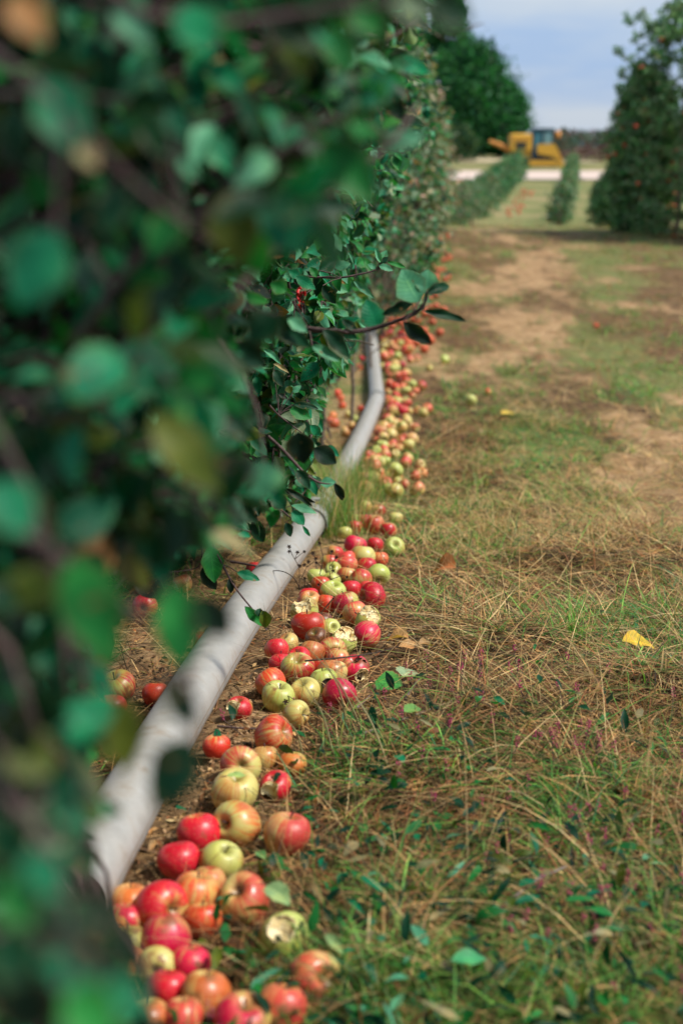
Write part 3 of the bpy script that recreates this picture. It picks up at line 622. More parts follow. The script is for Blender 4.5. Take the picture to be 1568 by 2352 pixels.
# ------------------------------------------------------------------ pipe
pr = empty('irrigation_pipe', PIPE[3]); tag(pr, 'grey aluminium irrigation pipe lying along the strip of fallen apples', 'pipe')
def on_ground(p): q = p.copy(); q.z = float(np.interp(q.y, HY, HZ))+PR; return q
def pipe_seg(a, b_, r, name='pipe_section', mat=M_pipe, hollow=True, n=40, sides=40):
    P = np.array([[*on_ground(Vector(a).lerp(Vector(b_), i/(n-1)))] for i in range(n)])
    if n > 20:
        for _ in range(60): P[1:-1] = (P[:-2]+2*P[1:-1]+P[2:])/4
    P = [Vector(q)-PIPE[3] for q in P]
    V, F = tubes(np.array([[*p] for p in P])[None], np.full((1, n), r), sides)
    uv = np.stack(np.broadcast_arrays(np.arange(sides)[None]/sides, np.linspace(0, 1, n)[:, None]), -1).reshape(-1, 2)
    return mesh_np(name, V, F, mat, pr, uv=uv)
A0 = gp(165, 2070, PR); A1 = PIPE[8]; A2 = gp(866, 915, PR); A3 = gp(851, 740, PR)
pipe_seg(A0, gp(716, 1200, PR), PR); j1 = gp(716, 1200, PR)
pipe_seg(j1, A2, PR*.985); pipe_seg(A2, A3 + (A3-A2)*.6, PR*.97)
for p, q in ((j1, A2), (A2, A3)):
    d = (q-p).normalized(); pipe_seg(p-d*.05, p+d*.07, PR*1.12, 'coupling', M_joint, n=6)
d = (A2-j1).normalized(); mb = MB(); c0 = j1-PIPE[3]
mb.tube([c0+Vector((0, 0, PR)), c0+Vector((0, 0, PR+.04))], .012); mb.tube([c0+Vector((-.03, .0, PR+.035)), c0+Vector((.03, 0, PR+.035))], .007)
mb.build('latch', M_joint, pr)
# valve handle on a thin riser
vp = dp(691, 685, 4.15); vr = empty('valve_handle', vp); tag(vr, 'small red valve handwheel showing among the leaves', 'valve')
R_ = .028; ring = [(0.003*math.cos(a), R_*math.cos(a)*.9, R_*math.sin(a)) for a in np.linspace(0, 2*math.pi, 25)]
rw = MB(); rw.tube(ring, .0042, 8)
for k in range(5):
    a = k*2*math.pi/5; rw.tube([(0, 0, 0), (0, R_*math.cos(a)*.9, R_*math.sin(a))], .003, 6)
for k in range(10):
    a = k*2*math.pi/10; rw.tube([(0, (R_-.004)*math.cos(a)*.9, (R_-.004)*math.sin(a)), (0, (R_+.006)*math.cos(a)*.9, (R_+.006)*math.sin(a))], .0055, 8)
ro = rw.build('handwheel', M_red, vr, True); ro.rotation_euler = (0, 0, math.radians(-22))
MB().tube([(-.02, 0, 0), (.012, 0, 0)], .007).tube([(-.02, 0, .005), tuple(T[2].location + Vector((-.012, .02, 0)) - vp)], .004).build('riser', M_bark, vr, True)

# ------------------------------------------------------------------ apples
def apple_mesh(seed, nu=28, nv=20, bites=()):
    rs = random.Random(seed); V = []; lob = rs.uniform(.0, .035); asp = rs.uniform(.93, 1.09); ph = rs.uniform(0, 6); sk = rs.uniform(-.07, .07); ta = rs.uniform(-.04, .10)
    prof = []
    for j in range(nv+1):
        t = math.pi*j/nv; r = math.sin(t); z = math.cos(t)
        cav = .42*math.exp(-(r/.30)**2)*(1 if z > 0 else .55); zz = z*asp*.97 - math.copysign(cav, z)
        rr = r*(1+.10*math.sin(t)*math.cos(t*1.0)+ta*z)
        prof.append((rr, zz))
    for rr, zz in prof:
        for i in range(nu):
            a = 2*math.pi*i/nu; f = 1+lob*math.cos(5*a+ph)*(.4-zz)+.025*math.sin(a*2+ph*2)
            V.append(((rr*f*math.cos(a)+sk*zz)*.0375, rr*f*math.sin(a)*.0375, zz*.0375+.0375*.05*math.cos(a+ph)*rr))
    V = np.array(V); I = np.arange((nv+1)*nu).reshape(nv+1, nu)
    a = I[:-1]; b_ = np.roll(a, -1, 1); c = I[1:]; d = np.roll(c, -1, 1); F = np.stack([a, c, d, b_], -1).reshape(-1, 4)
    fl = np.zeros(len(F), bool)
    if bites:
        vb = np.zeros(len(V), bool)
        for (bx, by, bz, br) in bites:
            cb = np.array([bx, by, bz])*.0375; R = br*.0375; dd = np.linalg.norm(V-cb, axis=1); m = dd < R
            n_ = unit(V-cb); lum = 1+.12*np.sin(V[:, 0]*420+V[:, 1]*310)*np.cos(V[:, 2]*380)
            V[m] = (cb + n_*R*lum[:, None])[m]; V[m] = np.where(np.linalg.norm(V[m], axis=1, keepdims=True) > .0375*1.05, V[m]*.9, V[m]); vb |= m
        fl = vb[F].sum(1) >= 2
    return V, F, fl
def mk(name, V, F, mat):
    me_o = mesh_np(name, V, F, mat); me = me_o.data; bpy.data.objects.remove(me_o); return me
WHOLE = [mk('apple', *apple_mesh(s)[:2], M_skin) for s in range(9)]
LOWP = [mk('apple', *apple_mesh(s, 18, 12)[:2], M_skin) for s in range(5)]
def bitten(s, bites):
    V, F, fl = apple_mesh(s, 64, 48, bites)
    def sub(f):
        u_, inv = np.unique(f, return_inverse=True); return V[u_], inv.reshape(f.shape)
    a = sub(F[~fl]); b_ = sub(F[fl]); return mk('apple', *a, M_skin), mk('bitten_flesh', *b_, M_flesh), mk('rotten_hollow', *b_, M_rot)
BITE_A = bitten(20, [(1.05, 0, .15, .75), (.8, .6, -.35, .5), (.75, -.65, .5, .45)])
BITE_B = bitten(21, [(1.15, 0, 0, .62)])
BITE_C = bitten(22, [(1.1, .1, .5, .7), (1.15, -.2, -.4, .7), (.75, .2, 1.0, .6)])
BITE_S = bitten(23, [(1.0, 0, 0, .42)])
sv_, sf_ = tubes(np.array([[(0, 0, .018), (.001, 0, .028), (.004, .001, .040)]]), np.array([[.0012, .0011, .0018]]), 6); STEM = mk('stem', sv_, sf_, M_twig)
cb_, cd_, cn_ = [], [], []
for k in range(5):
    a = k*2*math.pi/5; cb_.append((0, 0, -.0255)); cd_.append((math.cos(a)*.5, math.sin(a)*.5, -1)); cn_.append((-math.cos(a), -math.sin(a), -.3))
V, F, c, uv = leaf_geo(cb_, cd_, cn_, [.009]*5, [.004]*5, np.full(5, .2), np.full(5, .3), [(.05, .03, .015)]*5, 3, 1); CALYX = mk('calyx', V, F, M_dead)
COD = {'R': ((.53, .009, .024), .76, 4), 'M': ((.55, .006, .048), .70, 2), 'O': ((.55, .030, .014), .72, 6), 'P': ((.60, .06, .045), .60, 8), 'G': ((.40, .09, .02), .12, 0),
       'Y': ((.50, .10, .03), .33, 5), 'T': ((.48, .12, .04), .62, 10), 'B': ((.13, .03, .012), 1.0, 10), 'H': ((.50, .02, .025), .55, 3), 'E': ((.62, .12, .035), .60, 8)}
APPLES = []
def apple(u, v, wpx, code, label, group, pole=None, blush=None, bite=None, low=False, lift=0.0):
    r = .0375
    for _ in range(3):
        p = gp(u, v, r+lift); _, _, dd = project([*p]); r = float(wpx*dd/FPX/2)
    r = min(max(r, .027), .043)
    p = gp(u, v, r*.92+lift)
    APPLES.append(dict(p=np.array([*p]), p0=np.array([*p]), r=r, code=code, label=label, group=group, pole=pole, blush=blush, bite=bite, low=low))
GN = 'fallen apples beside the pipe'; GB = 'fallen apples at the near end of the strip'; GL = 'fallen apples left of the pipe'; GF = 'fallen apples in the far blurred strip'
UP = (0, 0, 1); CAMD = (0, -1, .3); LT = (-1, 0, 0); RT = (1, 0, 0); DN = (0, 0, -1); FR = (0, -1, 0)
near = [
 (332, 1240, 205, 'G', 'large yellow green apple in front of the cluster with shadow lines across it', (.2, -.2, 1), (-.5, -.3, -1), None),
 (290, 1165, 200, 'O', 'red topped apple tucked behind the big yellow green apple next to sand', (-.5, .4, .6), UP, None),
 (505, 1215, 195, 'Y', 'pale tan yellow apple with a brown slit between the green and crimson apples', (-.4, -.3, 1), (-1, 0, -.4), None),
 (715, 1215, 210, 'M', 'speckled crimson apple at the front right of the cluster above a straw', (.2, -.8, -.5), (0, 0, 1), None),
 (445, 1345, 185, 'Y', 'small yellow and orange apple lowest in the front cluster with its calyx facing right', (.9, -.6, .25), (-.3, 0, -1), None),
 (300, 1480, 260, 'O', 'orange red apple behind grass blades below the front cluster', (.7, -.3, .4), (-.3, 0, 1), None),
 (455, 1060, 205, 'H', 'dull rosy apple with a round hole eaten in its underside', (.1, .5, 1), (.4, -.3, .6), ('S', (-.1, -.9, -.6))),
 (350, 1030, 160, 'R', 'dark red apple left of the rosy apple with the hole', (0, .6, 1), UP, None),
 (325, 945, 165, 'R', 'bright red speckled apple nearest the pipe edge beside a green leaf scrap', (-.2, .5, 1), UP, None),
 (395, 905, 140, 'T', 'tan and pink bruised apple just above the bright red speckled apple', (-.5, -.2, 1), (-.8, 0, .6), None),
 (520, 975, 165, 'T', 'orange tan apple under the dark twig at the heap centre', (.3, .6, 1), (.3, 0, .8), None),
 (490, 985, 100, 'R', 'small red apple leaning on the orange tan apple', (-.3, -.4, .9), UP, None),
 (610, 1060, 140, 'O', 'mottled orange apple wedged behind the rosy apple with the hole', (0, .4, 1), UP, None),
 (665, 1085, 195, 'T', 'yellow orange apple behind the pale apple with a black hollow', (.2, .5, 1), (-.4, 0, .2), None),
 (620, 1135, 170, 'G', 'pale green apple with a black rotten hollow above the crimson apple', (-.3, .5, 1), (-.5, 0, -1), ('X', (.35, -.85, .15))),
 (705, 1000, 120, 'H', 'red and yellow apple half hidden under the twig right of centre', (.2, .3, 1), (0, 0, 1), None),
 (815, 1060, 180, 'M', 'crimson apple with torn yellow flesh tangled in dry stems', (-.4, .2, 1), (-.6, 0, 1), ('B', (.5, -.8, -.2))),
 (673, 940, 178, 'H', 'green faced apple with red shoulders and its stem cavity facing the lens', (.15, -1, .1), (-1, .2, .2), None),
 (745, 885, 180, 'G', 'green apple with several pale bites in the heap centre', (-.4, .2, 1), (.3, -.3, -1), ('A', (.5, -.35, .7))),
 (575, 870, 105, 'B', 'shrivelled brown rotten apple behind the green faced apple', (-.3, -.4, .8), UP, None),
 (642, 815, 75, 'G', 'green apple fragment above the rotten brown apple', (0, 0, 1), DN, ('A', (.3, -.4, -.8))),
 (535, 790, 205, 'O', 'big orange red striped apple in the upper middle of the heap', (-.1, .2, 1), (-.2, -.4, .6), None),
 (612, 760, 100, 'B', 'brownish red apple mostly hidden behind the big striped apple', (0, .3, 1), UP, None),
 (500, 700, 185, 'G', 'pale green apple bitten open on top beside the pipe', (-.5, .6, .6), DN, ('C', (-.1, -.6, .9))),
 (535, 640, 150, 'P', 'creased pink red apple with its stem hollow turned upward', (.1, -.35, 1), UP, None),
 (525, 600, 80, 'R', 'small red apple peeping behind the creased pink apple', (0, .5, 1), UP, None),
 (627, 655, 125, 'O', 'plain orange red apple right of the creased pink apple', (.1, .4, 1), UP, None),
 (757, 650, 165, 'M', 'apple dark crimson above and yellow below at the heap middle', (-.2, .2, 1), (-.6, .1, .8), None),
 (815, 712, 160, 'P', 'matt pink apple with a brown flank behind the square bitten apple', (-.3, .5, 1), (.2, -.2, 1), None),
 (895, 755, 180, 'G', 'green apple with a square pale bite across its top', (-.9, .2, .5), (-1, 0, -.3), ('C', (.3, -.45, .95))),
 (893, 842, 180, 'M', 'smooth apple magenta on top and yellow green beneath at the heap right edge', (-.8, -.5, -.5), (.2, 0, 1), None),
 (925, 605, 185, 'R', 'glossy scarlet oblong apple at the right edge beside the straw', (-.9, -.4, .1), (.3, -.3, .6), None),
 (890, 565, 110, 'P', 'dusky pink apple behind the scarlet oblong apple', (.2, .5, 1), UP, None),
 (675, 582, 158, 'G', 'olive green apple with a dark eaten hole', (.2, .3, 1), (-1, 0, -1), ('X', (-.1, -.95, -.3))),
 (790, 560, 140, 'R', 'crimson apple crossed by dry weed stems', (0, .5, 1), UP, None),
 (665, 512, 120, 'G', 'yellow green apple with a dimple beside the dry weed', (-.4, -.7, .5), (-1, 0, -.8), None),
 (600, 530, 110, 'O', 'orange red apple against the pipe under the dry weed', (0, .5, 1), UP, None),
 (762, 480, 130, 'H', 'apple red on the left and cream on the right in the upper heap', (.2, .3, 1), (-1, -.2, .2), None),
 (848, 497, 145, 'H', 'half green half red apple with a grass arc over it', (.3, -.8, -.5), (.8, 0, .6), None),
 (960, 467, 148, 'G', 'round green apple on the outer edge with its calyx facing the lens', (.05, -.9, -.35), DN, None),
 (680, 442, 92, 'G', 'small green apple behind the dry seed heads', (-.2, -.5, .6), (1, 0, 0), None),
 (765, 412, 130, 'P', 'pink shouldered apple in the upper middle of the heap', (0, .4, 1), UP, None),
 (890, 412, 115, 'R', 'rose red apple left of the round green apple', (0, .5, 1), UP, None),
 (765, 372, 130, 'P', 'rose pink apple under the cream apple at the heap top', (-.3, .4, 1), (-.2, 0, 1), None),
 (862, 358, 150, 'Y', 'cream yellow apple at the top of the near heap', (.1, .3, 1), (-1, 0, -1), None),
 (690, 332, 95, 'H', 'small yellow and red apple at the heap top by the seed heads', (.2, .3, 1), (.6, 0, .8), None),
 (655, 392, 100, 'H', 'pink and yellow apple close to the pipe behind the weed', (0, .5, 1), (.8, 0, .2), None),
 (815, 287, 140, 'M', 'scarlet apple with a white patch beneath arching grass', (.3, .3, 1), (-.5, 0, 1), None),
 (940, 283, 110, 'R', 'faint red apple in grass left of the lone green apple', (0, .5, 1), UP, None),
 (1060, 298, 135, 'G', 'lone green apple lying in the grass at the right of the heap top', (.1, -.6, .5), DN, None),
 (575, 482, 92, 'G', 'yellow green apple squeezed against the pipe', (0, .3, 1), (0, 0, -1), None),
 (940, 152, 122, 'P', 'apple with a pale yellow crown and red base behind the grass', (.1, .2, -1), (0, 0, -1), None),
 (880, 132, 105, 'M', 'deep pink apple left of the pale crowned apple', (0, .3, 1), UP, None),
 (1022, 192, 110, 'R', 'coral red apple right of the pale crowned apple', (0, .3, 1), UP, None),
 (835, 132, 85, 'Y', 'cream apple half sunk in grass near the pipe joint', (0, .5, 1), DN, None),
 (880, 42, 85, 'Y', 'yellow green apple deep in the grass tuft', (0, .5, 1), (1, 0, 0), None),
 (962, 68, 80, 'H', 'coral and yellow apple in the grass beyond the tuft', (.1, .3, 1), (1, 0, .2), None),
 (815, 168, 65, 'R', 'small red apple under crossing straws', (0, .3, 1), UP, None),
 (750, 205, 75, 'Y', 'pale apple hidden in grass beside the pipe', (0, .3, 1), DN, None),
 (1070, 115, 55, 'Y', 'tiny cream apple in dry grass at the strip edge', (0, .3, 1), DN, None),
 (970, 372, 62, 'O', 'small orange apple between the two green apples', (0, .3, 1), UP, None),
]
for cx, cy, w_, code, lab, pole, bl, bite in near:
    u, v = c3(cx, cy); apple(u, v, w_*.3662, code, lab, GN, pole, bl, bite)
apple(539, 1628, 62, 'R', 'red apple with its left half bitten to pale flesh beside the pipe', GN, (.3, .2, 1), (1, 0, .3), ('C', (-.85, -.8, -.2)))
for cx, cy, w_, code, lab, pole, bl, bite in [
 (760, 1082, 140, 'R', 'crimson apple under the leaves with its stem hollow facing the lens', (-.1, -1, .15), UP, None),
 (955, 962, 105, 'P', 'pink and orange apple with a ragged bite left of the pipe', (-.2, .3, 1), (1, 0, .5), ('B', (-.8, -.5, -.2))),
 (1125, 670, 95, 'R', 'coral apple half hidden behind a leaf left of the pipe', (0, .3, 1), UP, None),
 (1072, 1265, 110, 'R', 'red apple peeking out behind the left edge of the pipe', (0, .3, 1), UP, None),
 (620, 1500, 190, 'H', 'red and yellow apple in shade under the near leaves', (-.3, -.3, .9), (1, 0, 0), None),
 (590, 1600, 150, 'R', 'dark red apple in front of the shaded red and yellow apple', (0, .3, 1), UP, None),
 (812, 1540, 115, 'O', 'orange red apple touching the pipe in the leaf shade', (0, .3, 1), UP, None),
 (1330, 885, 60, 'R', 'small red apple just behind the pipe beyond the hanging twig', (0, .3, 1), UP, None)]:
    u, v = c6(cx, cy); apple(u, v, w_*.4394, code, lab, GL, pole, bl, bite)
for cx, cy, w_, code, lab, pole, bl, bite in [
 (765, 110, 125, 'O', 'orange apple in the shade of the pipe', (0, .3, 1), UP, None),
 (920, 205, 185, 'P', 'peach coloured apple with a red star round its hollow', (.1, -.9, .4), (-.6, 0, .3), None),
 (890, 325, 215, 'Y', 'green crowned apple with red left shoulder and a leaf scrap on it', (.1, -.25, 1), (-1, 0, .6), None),
 (905, 480, 215, 'Y', 'striped yellow green apple with its calyx facing left', (-.7, -.8, .5), (1, 0, .6), None),
 (1090, 300, 150, 'R', 'torn red apple with brown bitten flesh half under grass', (.2, .2, 1), (1, 0, .5), ('C', (-.5, -.8, -.5))),
 (1035, 165, 120, 'E', 'mustard yellow apple under a tuft of straw', (0, .3, 1), DN, None),
 (1170, 190, 65, 'E', 'small orange apple hidden in straw', (0, .3, 1), UP, None),
 (1140, 530, 215, 'P', 'pink red apple lying apart in the grass at the right', (.2, .2, 1), (.6, -.3, .2), None),
 (720, 520, 190, 'R', 'dark red apple behind the glossy red one near the sandy bank', (-.2, .3, 1), UP, None),
 (622, 652, 200, 'R', 'glossy red apple against the sandy bank', (-.2, .4, 1), UP, None),
 (825, 660, 195, 'Y', 'tan and lime apple right of the glossy red apple', (.3, -.3, .9), (1, 0, -.4), None),
 (770, 765, 145, 'P', 'peach apple between blurred red apples', (0, .3, 1), (1, 0, -1), None),
 (942, 845, 230, 'P', 'large coral apple with a deep stem hollow and red flank', (-.35, -.6, .9), (1, 0, -.4), None),
 (690, 835, 220, 'O', 'orange red apple in the middle of the near heap', (.2, .2, 1), UP, None),
 (500, 872, 240, 'R', 'large crimson apple with its hollow facing right', (.75, -.7, .2), UP, None),
 (380, 935, 140, 'M', 'pink red apple at the left of the large crimson apple', (0, .3, 1), UP, None),
 (735, 945, 135, 'O', 'broken orange red apple below the middle of the near heap', (0, .3, 1), UP, None),
 (560, 1032, 230, 'M', 'crimson apple with a yellow base in the near heap', (.1, -.6, -1), (0, 0, 1), None),
 (1130, 1025, 235, 'G', 'yellow green apple with a hollow bite near the bottom edge', (-.3, -.3, 1), (1, 0, .2), ('B', (-.1, -.6, .8))),
 (1275, 1220, 250, 'P', 'big apple scarlet on the left and peach on the right', (.5, -.75, .5), (-1, 0, .1), None),
 (670, 1155, 150, 'M', 'magenta apple standing upright in the near heap', (0, .3, 1), UP, None),
 (520, 1160, 105, 'Y', 'small yellow apple left of the magenta apple', (0, -1, .2), (-1, 0, 0), None),
 (350, 1030, 160, 'Y', 'pale yellow apple against the blurred leaves', (0, .3, 1), DN, None),
 (375, 1150, 150, 'T', 'peach orange apple against the blurred leaves at lower left', (0, .3, 1), UP, None),
 (190, 890, 190, 'E', 'orange apple behind the blurred leaves at the pipe end', (0, .3, 1), UP, None),
 (130, 1010, 130, 'E', 'brownish orange apple deep behind blurred leaves', (0, .3, 1), UP, None),
 (755, 1305, 230, 'E', 'plain orange apple near the bottom edge', (0, .3, 1), (1, 0, .5), None),
 (935, 1420, 260, 'M', 'pink striped apple cut by the bottom edge', (.2, -.2, 1), (-.3, -.3, .2), None),
 (1105, 1375, 230, 'P', 'peach apple with a cream shoulder at the bottom edge', (.2, .3, 1), (.6, -.5, -.4), None),
 (510, 1420, 140, 'E', 'orange apple cut by the bottom edge at the left', (0, .3, 1), UP, None),
 (610, 1415, 95, 'P', 'small pink apple cut by the bottom edge', (0, .3, 1), UP, None),
 (570, 1280, 130, 'R', 'dark red apple in shadow beside the plain orange apple', (0, .3, 1), UP, None)]:
    u, v = c4(cx, cy); apple(u, v, w_*.4761*1.07, code, lab, GB, pole, bl, bite)
far = [(700,410,100,'O'),(760,390,90,'H'),(890,400,100,'R'),(935,435,80,'R'),(680,460,90,'R'),(860,455,70,'R'),(770,540,100,'Y'),(955,575,100,'H'),(650,560,60,'R'),(860,585,65,'P'),(700,670,110,'P'),(850,670,130,'G'),(760,640,100,'P'),(820,760,115,'G'),(740,790,115,'R'),(912,770,70,'M'),(680,785,90,'Y'),(952,862,120,'G'),(760,860,105,'P'),(850,890,100,'G'),(755,985,110,'G'),(865,962,85,'P'),(988,975,100,'G'),(905,1030,110,'P'),(870,1082,115,'Y'),(1132,1012,120,'H'),(1062,1070,95,'P'),(1020,1125,85,'P'),(735,1082,75,'Y'),(742,1160,75,'P'),(802,1192,105,'P'),(872,1182,60,'O'),(955,1202,120,'G'),(1085,1297,95,'H'),(745,1352,85,'Y'),(822,1330,85,'G'),(915,1310,80,'P'),(955,1400,125,'G'),(800,1432,85,'G'),(985,1312,80,'Y'),(992,1482,85,'P'),(1060,1500,75,'P'),(720,1470,105,'O'),(795,1502,90,'O'),(700,1545,115,'G'),(775,1592,115,'G'),(690,1592,75,'R'),(880,1562,100,'P'),(942,1632,110,'R'),(888,1652,90,'O'),(620,1662,100,'P'),(650,1705,85,'G'),(795,1692,90,'R'),(750,1722,75,'O'),(862,1742,90,'O'),(600,1772,100,'G'),(690,1762,85,'R'),(822,1812,100,'Y'),(700,1825,140,'H'),(690,1895,115,'G'),(530,1832,90,'R'),(532,1900,85,'O'),(970,1855,135,'T'),(1110,1942,130,'H'),(505,1982,70,'P'),(640,2032,90,'O'),(540,2082,110,'Y'),(605,2112,95,'G'),(770,2062,95,'Y'),(720,2152,105,'R'),(850,2072,120,'G'),(930,2172,85,'R'),(860,2142,95,'Y'),(1060,2072,65,'O'),(1140,2042,65,'O'),(740,2222,85,'G'),(660,2125,65,'O')]
far = [(a, b, c, 'HYPG'[i % 4] if d == 'G' else d) for i, (a, b, c, d) in enumerate(far)]
cn = {'O': 'orange red', 'H': 'half red half yellow', 'R': 'red', 'Y': 'yellow', 'P': 'pinkish peach', 'G': 'green', 'M': 'magenta', 'T': 'hollowed brown', 'E': 'orange', 'B': 'brown'}
for cx, cy, w_, code in far:
    u, v = cf(cx, cy); band = 'in the strip beyond the pipe bend' if cy < 1150 else ('right of the pipe between bend and tuft' if cy < 1750 else 'in the heap behind the grass tuft')
    apple(u, v, w_*.1953*1.05, code, 'small blurred %s apple %s' % (cn[code], band), GF, None, None, None, True)
for cx, cy, w_, code in [(430,690,75,'R'),(400,790,80,'O'),(420,1280,75,'O'),(110,1460,130,'O'),(310,1490,110,'O'),(230,1552,130,'R'),(90,1365,110,'E'),(272,1345,90,'Y'),(345,1402,80,'G'),(150,1095,100,'O'),(185,1155,80,'O'), (60, 1420, 70, 'O'), (200, 1240, 70, 'O')]:
    u, v = cf(cx, cy); apple(u, v, w_*.1953, code, 'small blurred %s apple under the trees left of the pipe' % cn[code], GL, None, None, None, True)
apple(1021, 827, 30, 'G', 'yellow green apple by green turf right of the far strip', GF, None, None, None, True)
apple(986, 849, 14, 'Y', 'tiny yellow apple in the dirt right of the far strip', GF, None, None, None, True)
apple(1081, 919, 34, 'G', 'lone pale green apple out in the grass right of the pipe bend', GF, (.2, .3, 1), None, None, True)
rs = random.Random(5)
for k in range(62):
    y = 5.6 + 7.2*rs.random(); x = float(pipex(y))+.10+abs(rs.gauss(0, .14)); c_ = rs.choice('PHYRPOYPG')
    q = np.array([x, y, float(gz(x, y))+.035+.05*rs.random()])
    APPLES.append(dict(p=q, p0=q.copy(), r=.031+.007*rs.random(), code=c_, label='small blurred %s apple %s' % (cn[c_], 'in the strip beyond the pipe bend' if y > 10 else ('right of the pipe between bend and tuft' if y > 7 else 'in the heap behind the grass tuft')), group=GF, pole=None, blush=None, bite=None, low=True))
FARAP = []
for k in range(150):
    y = 12.5 + 17*rs.random()**1.1; x = float(rowx(y))+.08+.008*y+rs.gauss(0, .12)*(1+.02*y); FARAP.append((x, y, .042))
for k in range(16):
    y = 28.5+4*rs.random(); x = 6.6+1.5*rs.random()+(y-29)*.12
    APPLES.append(dict(p=np.array([x, y, -.66]), p0=np.array([x, y, -.66]), r=.038, code=rs.choice('RO'), label='tiny blurred orange red apple on the ground under the right hand trees', group='fallen apples under the right row', pole=None, blush=None, bite=None, low=True))
for (u, v) in ((1368, 748), (1420, 525), (1120, 900)):
    apple(u, v, 13, 'O', {1368: 'tiny orange apple alone on the bare track', 1420: 'tiny orange apple on the crest before the right hand trees', 1120: 'tiny orange apple right of the lone pale green apple'}[u], 'stray apples on the alley', None, None, None, True)
# let the heap settle: push overlapping apples apart, rest on the ground, pipe or each other
PO = np.array([a['p'] for a in APPLES]); P0 = PO.copy(); RR = np.array([a['r'] for a in APPLES])
for it in range(60):
    D_ = PO[:, None]-PO[None]; dist = np.linalg.norm(D_, axis=2)+1e-6; need = (RR[:, None]+RR[None])*.83
    ov = np.clip(need-dist, 0, None); np.fill_diagonal(ov, 0)
    push = (D_/dist[..., None]*ov[..., None]*.42).sum(1); push[:, 2] = np.abs(push[:, 2])*.6
    PO += push; PO += (P0-PO)*np.array([.14, .10, .12])
    d = PO[:, 0]-pipex(PO[:, 1]); lim = RR+PR*.95
    bad = (np.abs(d) < lim) & (PO[:, 1] < 14); PO[bad, 0] += (np.sign(d)*(lim-np.abs(d)))[bad]*.8
    fl = gz(PO[:, 0], PO[:, 1])+RR*.82; PO[:, 2] = np.maximum(PO[:, 2], fl)
for i, A in enumerate(APPLES):
    r = A['r']; p = PO[i]; s = r/.0375; rs_ = random.Random(i*13+1)
    code, amt, base = COD[A['code']]
    pole = Vector(A['pole'] or (rs_.gauss(0, .6), rs_.gauss(-.2, .6), rs_.gauss(.5, .5))).normalized()
    bl = Vector(A['blush'] or (rs_.gauss(0, .6), rs_.gauss(-.3, .4), rs_.gauss(.5, .5))); 
    bt = A['bite']
    if bt: bl0 = bl; bl = Vector(bt[1])
    X = (bl - pole*bl.dot(pole)); X = X.normalized() if X.length > .05 else pole.orthogonal().normalized()
    if bt:                      # bites sit on the local +X side
        X = Vector(bt[1]).normalized(); pole = (pole - X*pole.dot(X)); pole = pole.normalized() if pole.length > .05 else X.orthogonal().normalized()
        kit = {'A': BITE_A, 'B': BITE_B, 'C': BITE_C, 'S': BITE_S, 'X': BITE_S}[bt[0]]; me = kit[0]
    else: me = (LOWP[i % 5] if A['low'] else WHOLE[i % 9])
    Y = pole.cross(X); Rm = Matrix((X, Y, pole)).transposed().to_4x4()
    o = bpy.data.objects.new('apple', me); C.objects.link(o)
    sx = 1+rs_.uniform(-.05, .05)
    o.matrix_world = Matrix.Translation(Vector(p)) @ Rm @ Matrix.Diagonal((s*sx, s/sx, s*rs_.uniform(.93, 1.02), 1))
    j = rs_.uniform(.8, 1.15); lowk = .75 if A['low'] and p[1] < 9 else 0; o.color = (min(1, code[0]*j+.10*lowk), code[1]*j*rs_.uniform(.7, 1.3)+.07*lowk, code[2]*j+.04*lowk, min(1, max(0, amt - .12*lowk + rs_.uniform(-.1, .1)))); o.pass_index = int(min(10, max(0, base+rs_.randint(-2, 2))))
    if bt: o.color[3] = max(0, o.color[3]-.0)
    tag(o, A['label'], 'apple', A['group'])
    if bt:
        f = bpy.data.objects.new('rotten_hollow' if bt[0] == 'X' else 'bitten_flesh', kit[2] if bt[0] == 'X' else kit[1]); C.objects.link(f); f.parent = o
    if not A['low']:
        for nm, me2 in (('stem', STEM), ('calyx', CALYX)):
            if nm == 'stem' and rs_.random() < .35: continue
            f = bpy.data.objects.new(nm, me2); C.objects.link(f); f.parent = o

def apple_drift(name, pts, label):
    V0 = np.array([v.co[:] for v in LOWP[0].vertices]); F0 = np.array([p.vertices[:] for p in LOWP[0].polygons]); Vs, Fs = [], []
    for i, (x, y, r) in enumerate(pts):
        a = RS.rand()*6.28; Rz = np.array([[math.cos(a), -math.sin(a), 0], [math.sin(a), math.cos(a), 0], [0, 0, 1]])
        Vs.append((V0 @ Rz.T)*(r/.0375)+np.array([x, y, float(gz(x, y))+r*.9])); Fs.append(F0+i*len(V0))
    return tag(mesh_np(name, np.concatenate(Vs), np.concatenate(Fs), simple('far_apple_skin', (.52, .10, .035), .5, 0, .6, 4)), label, 'apples', kind='stuff')
apple_drift('fallen_apples', FARAP, 'far blurred drift of orange red apples under the left row towards the crest')

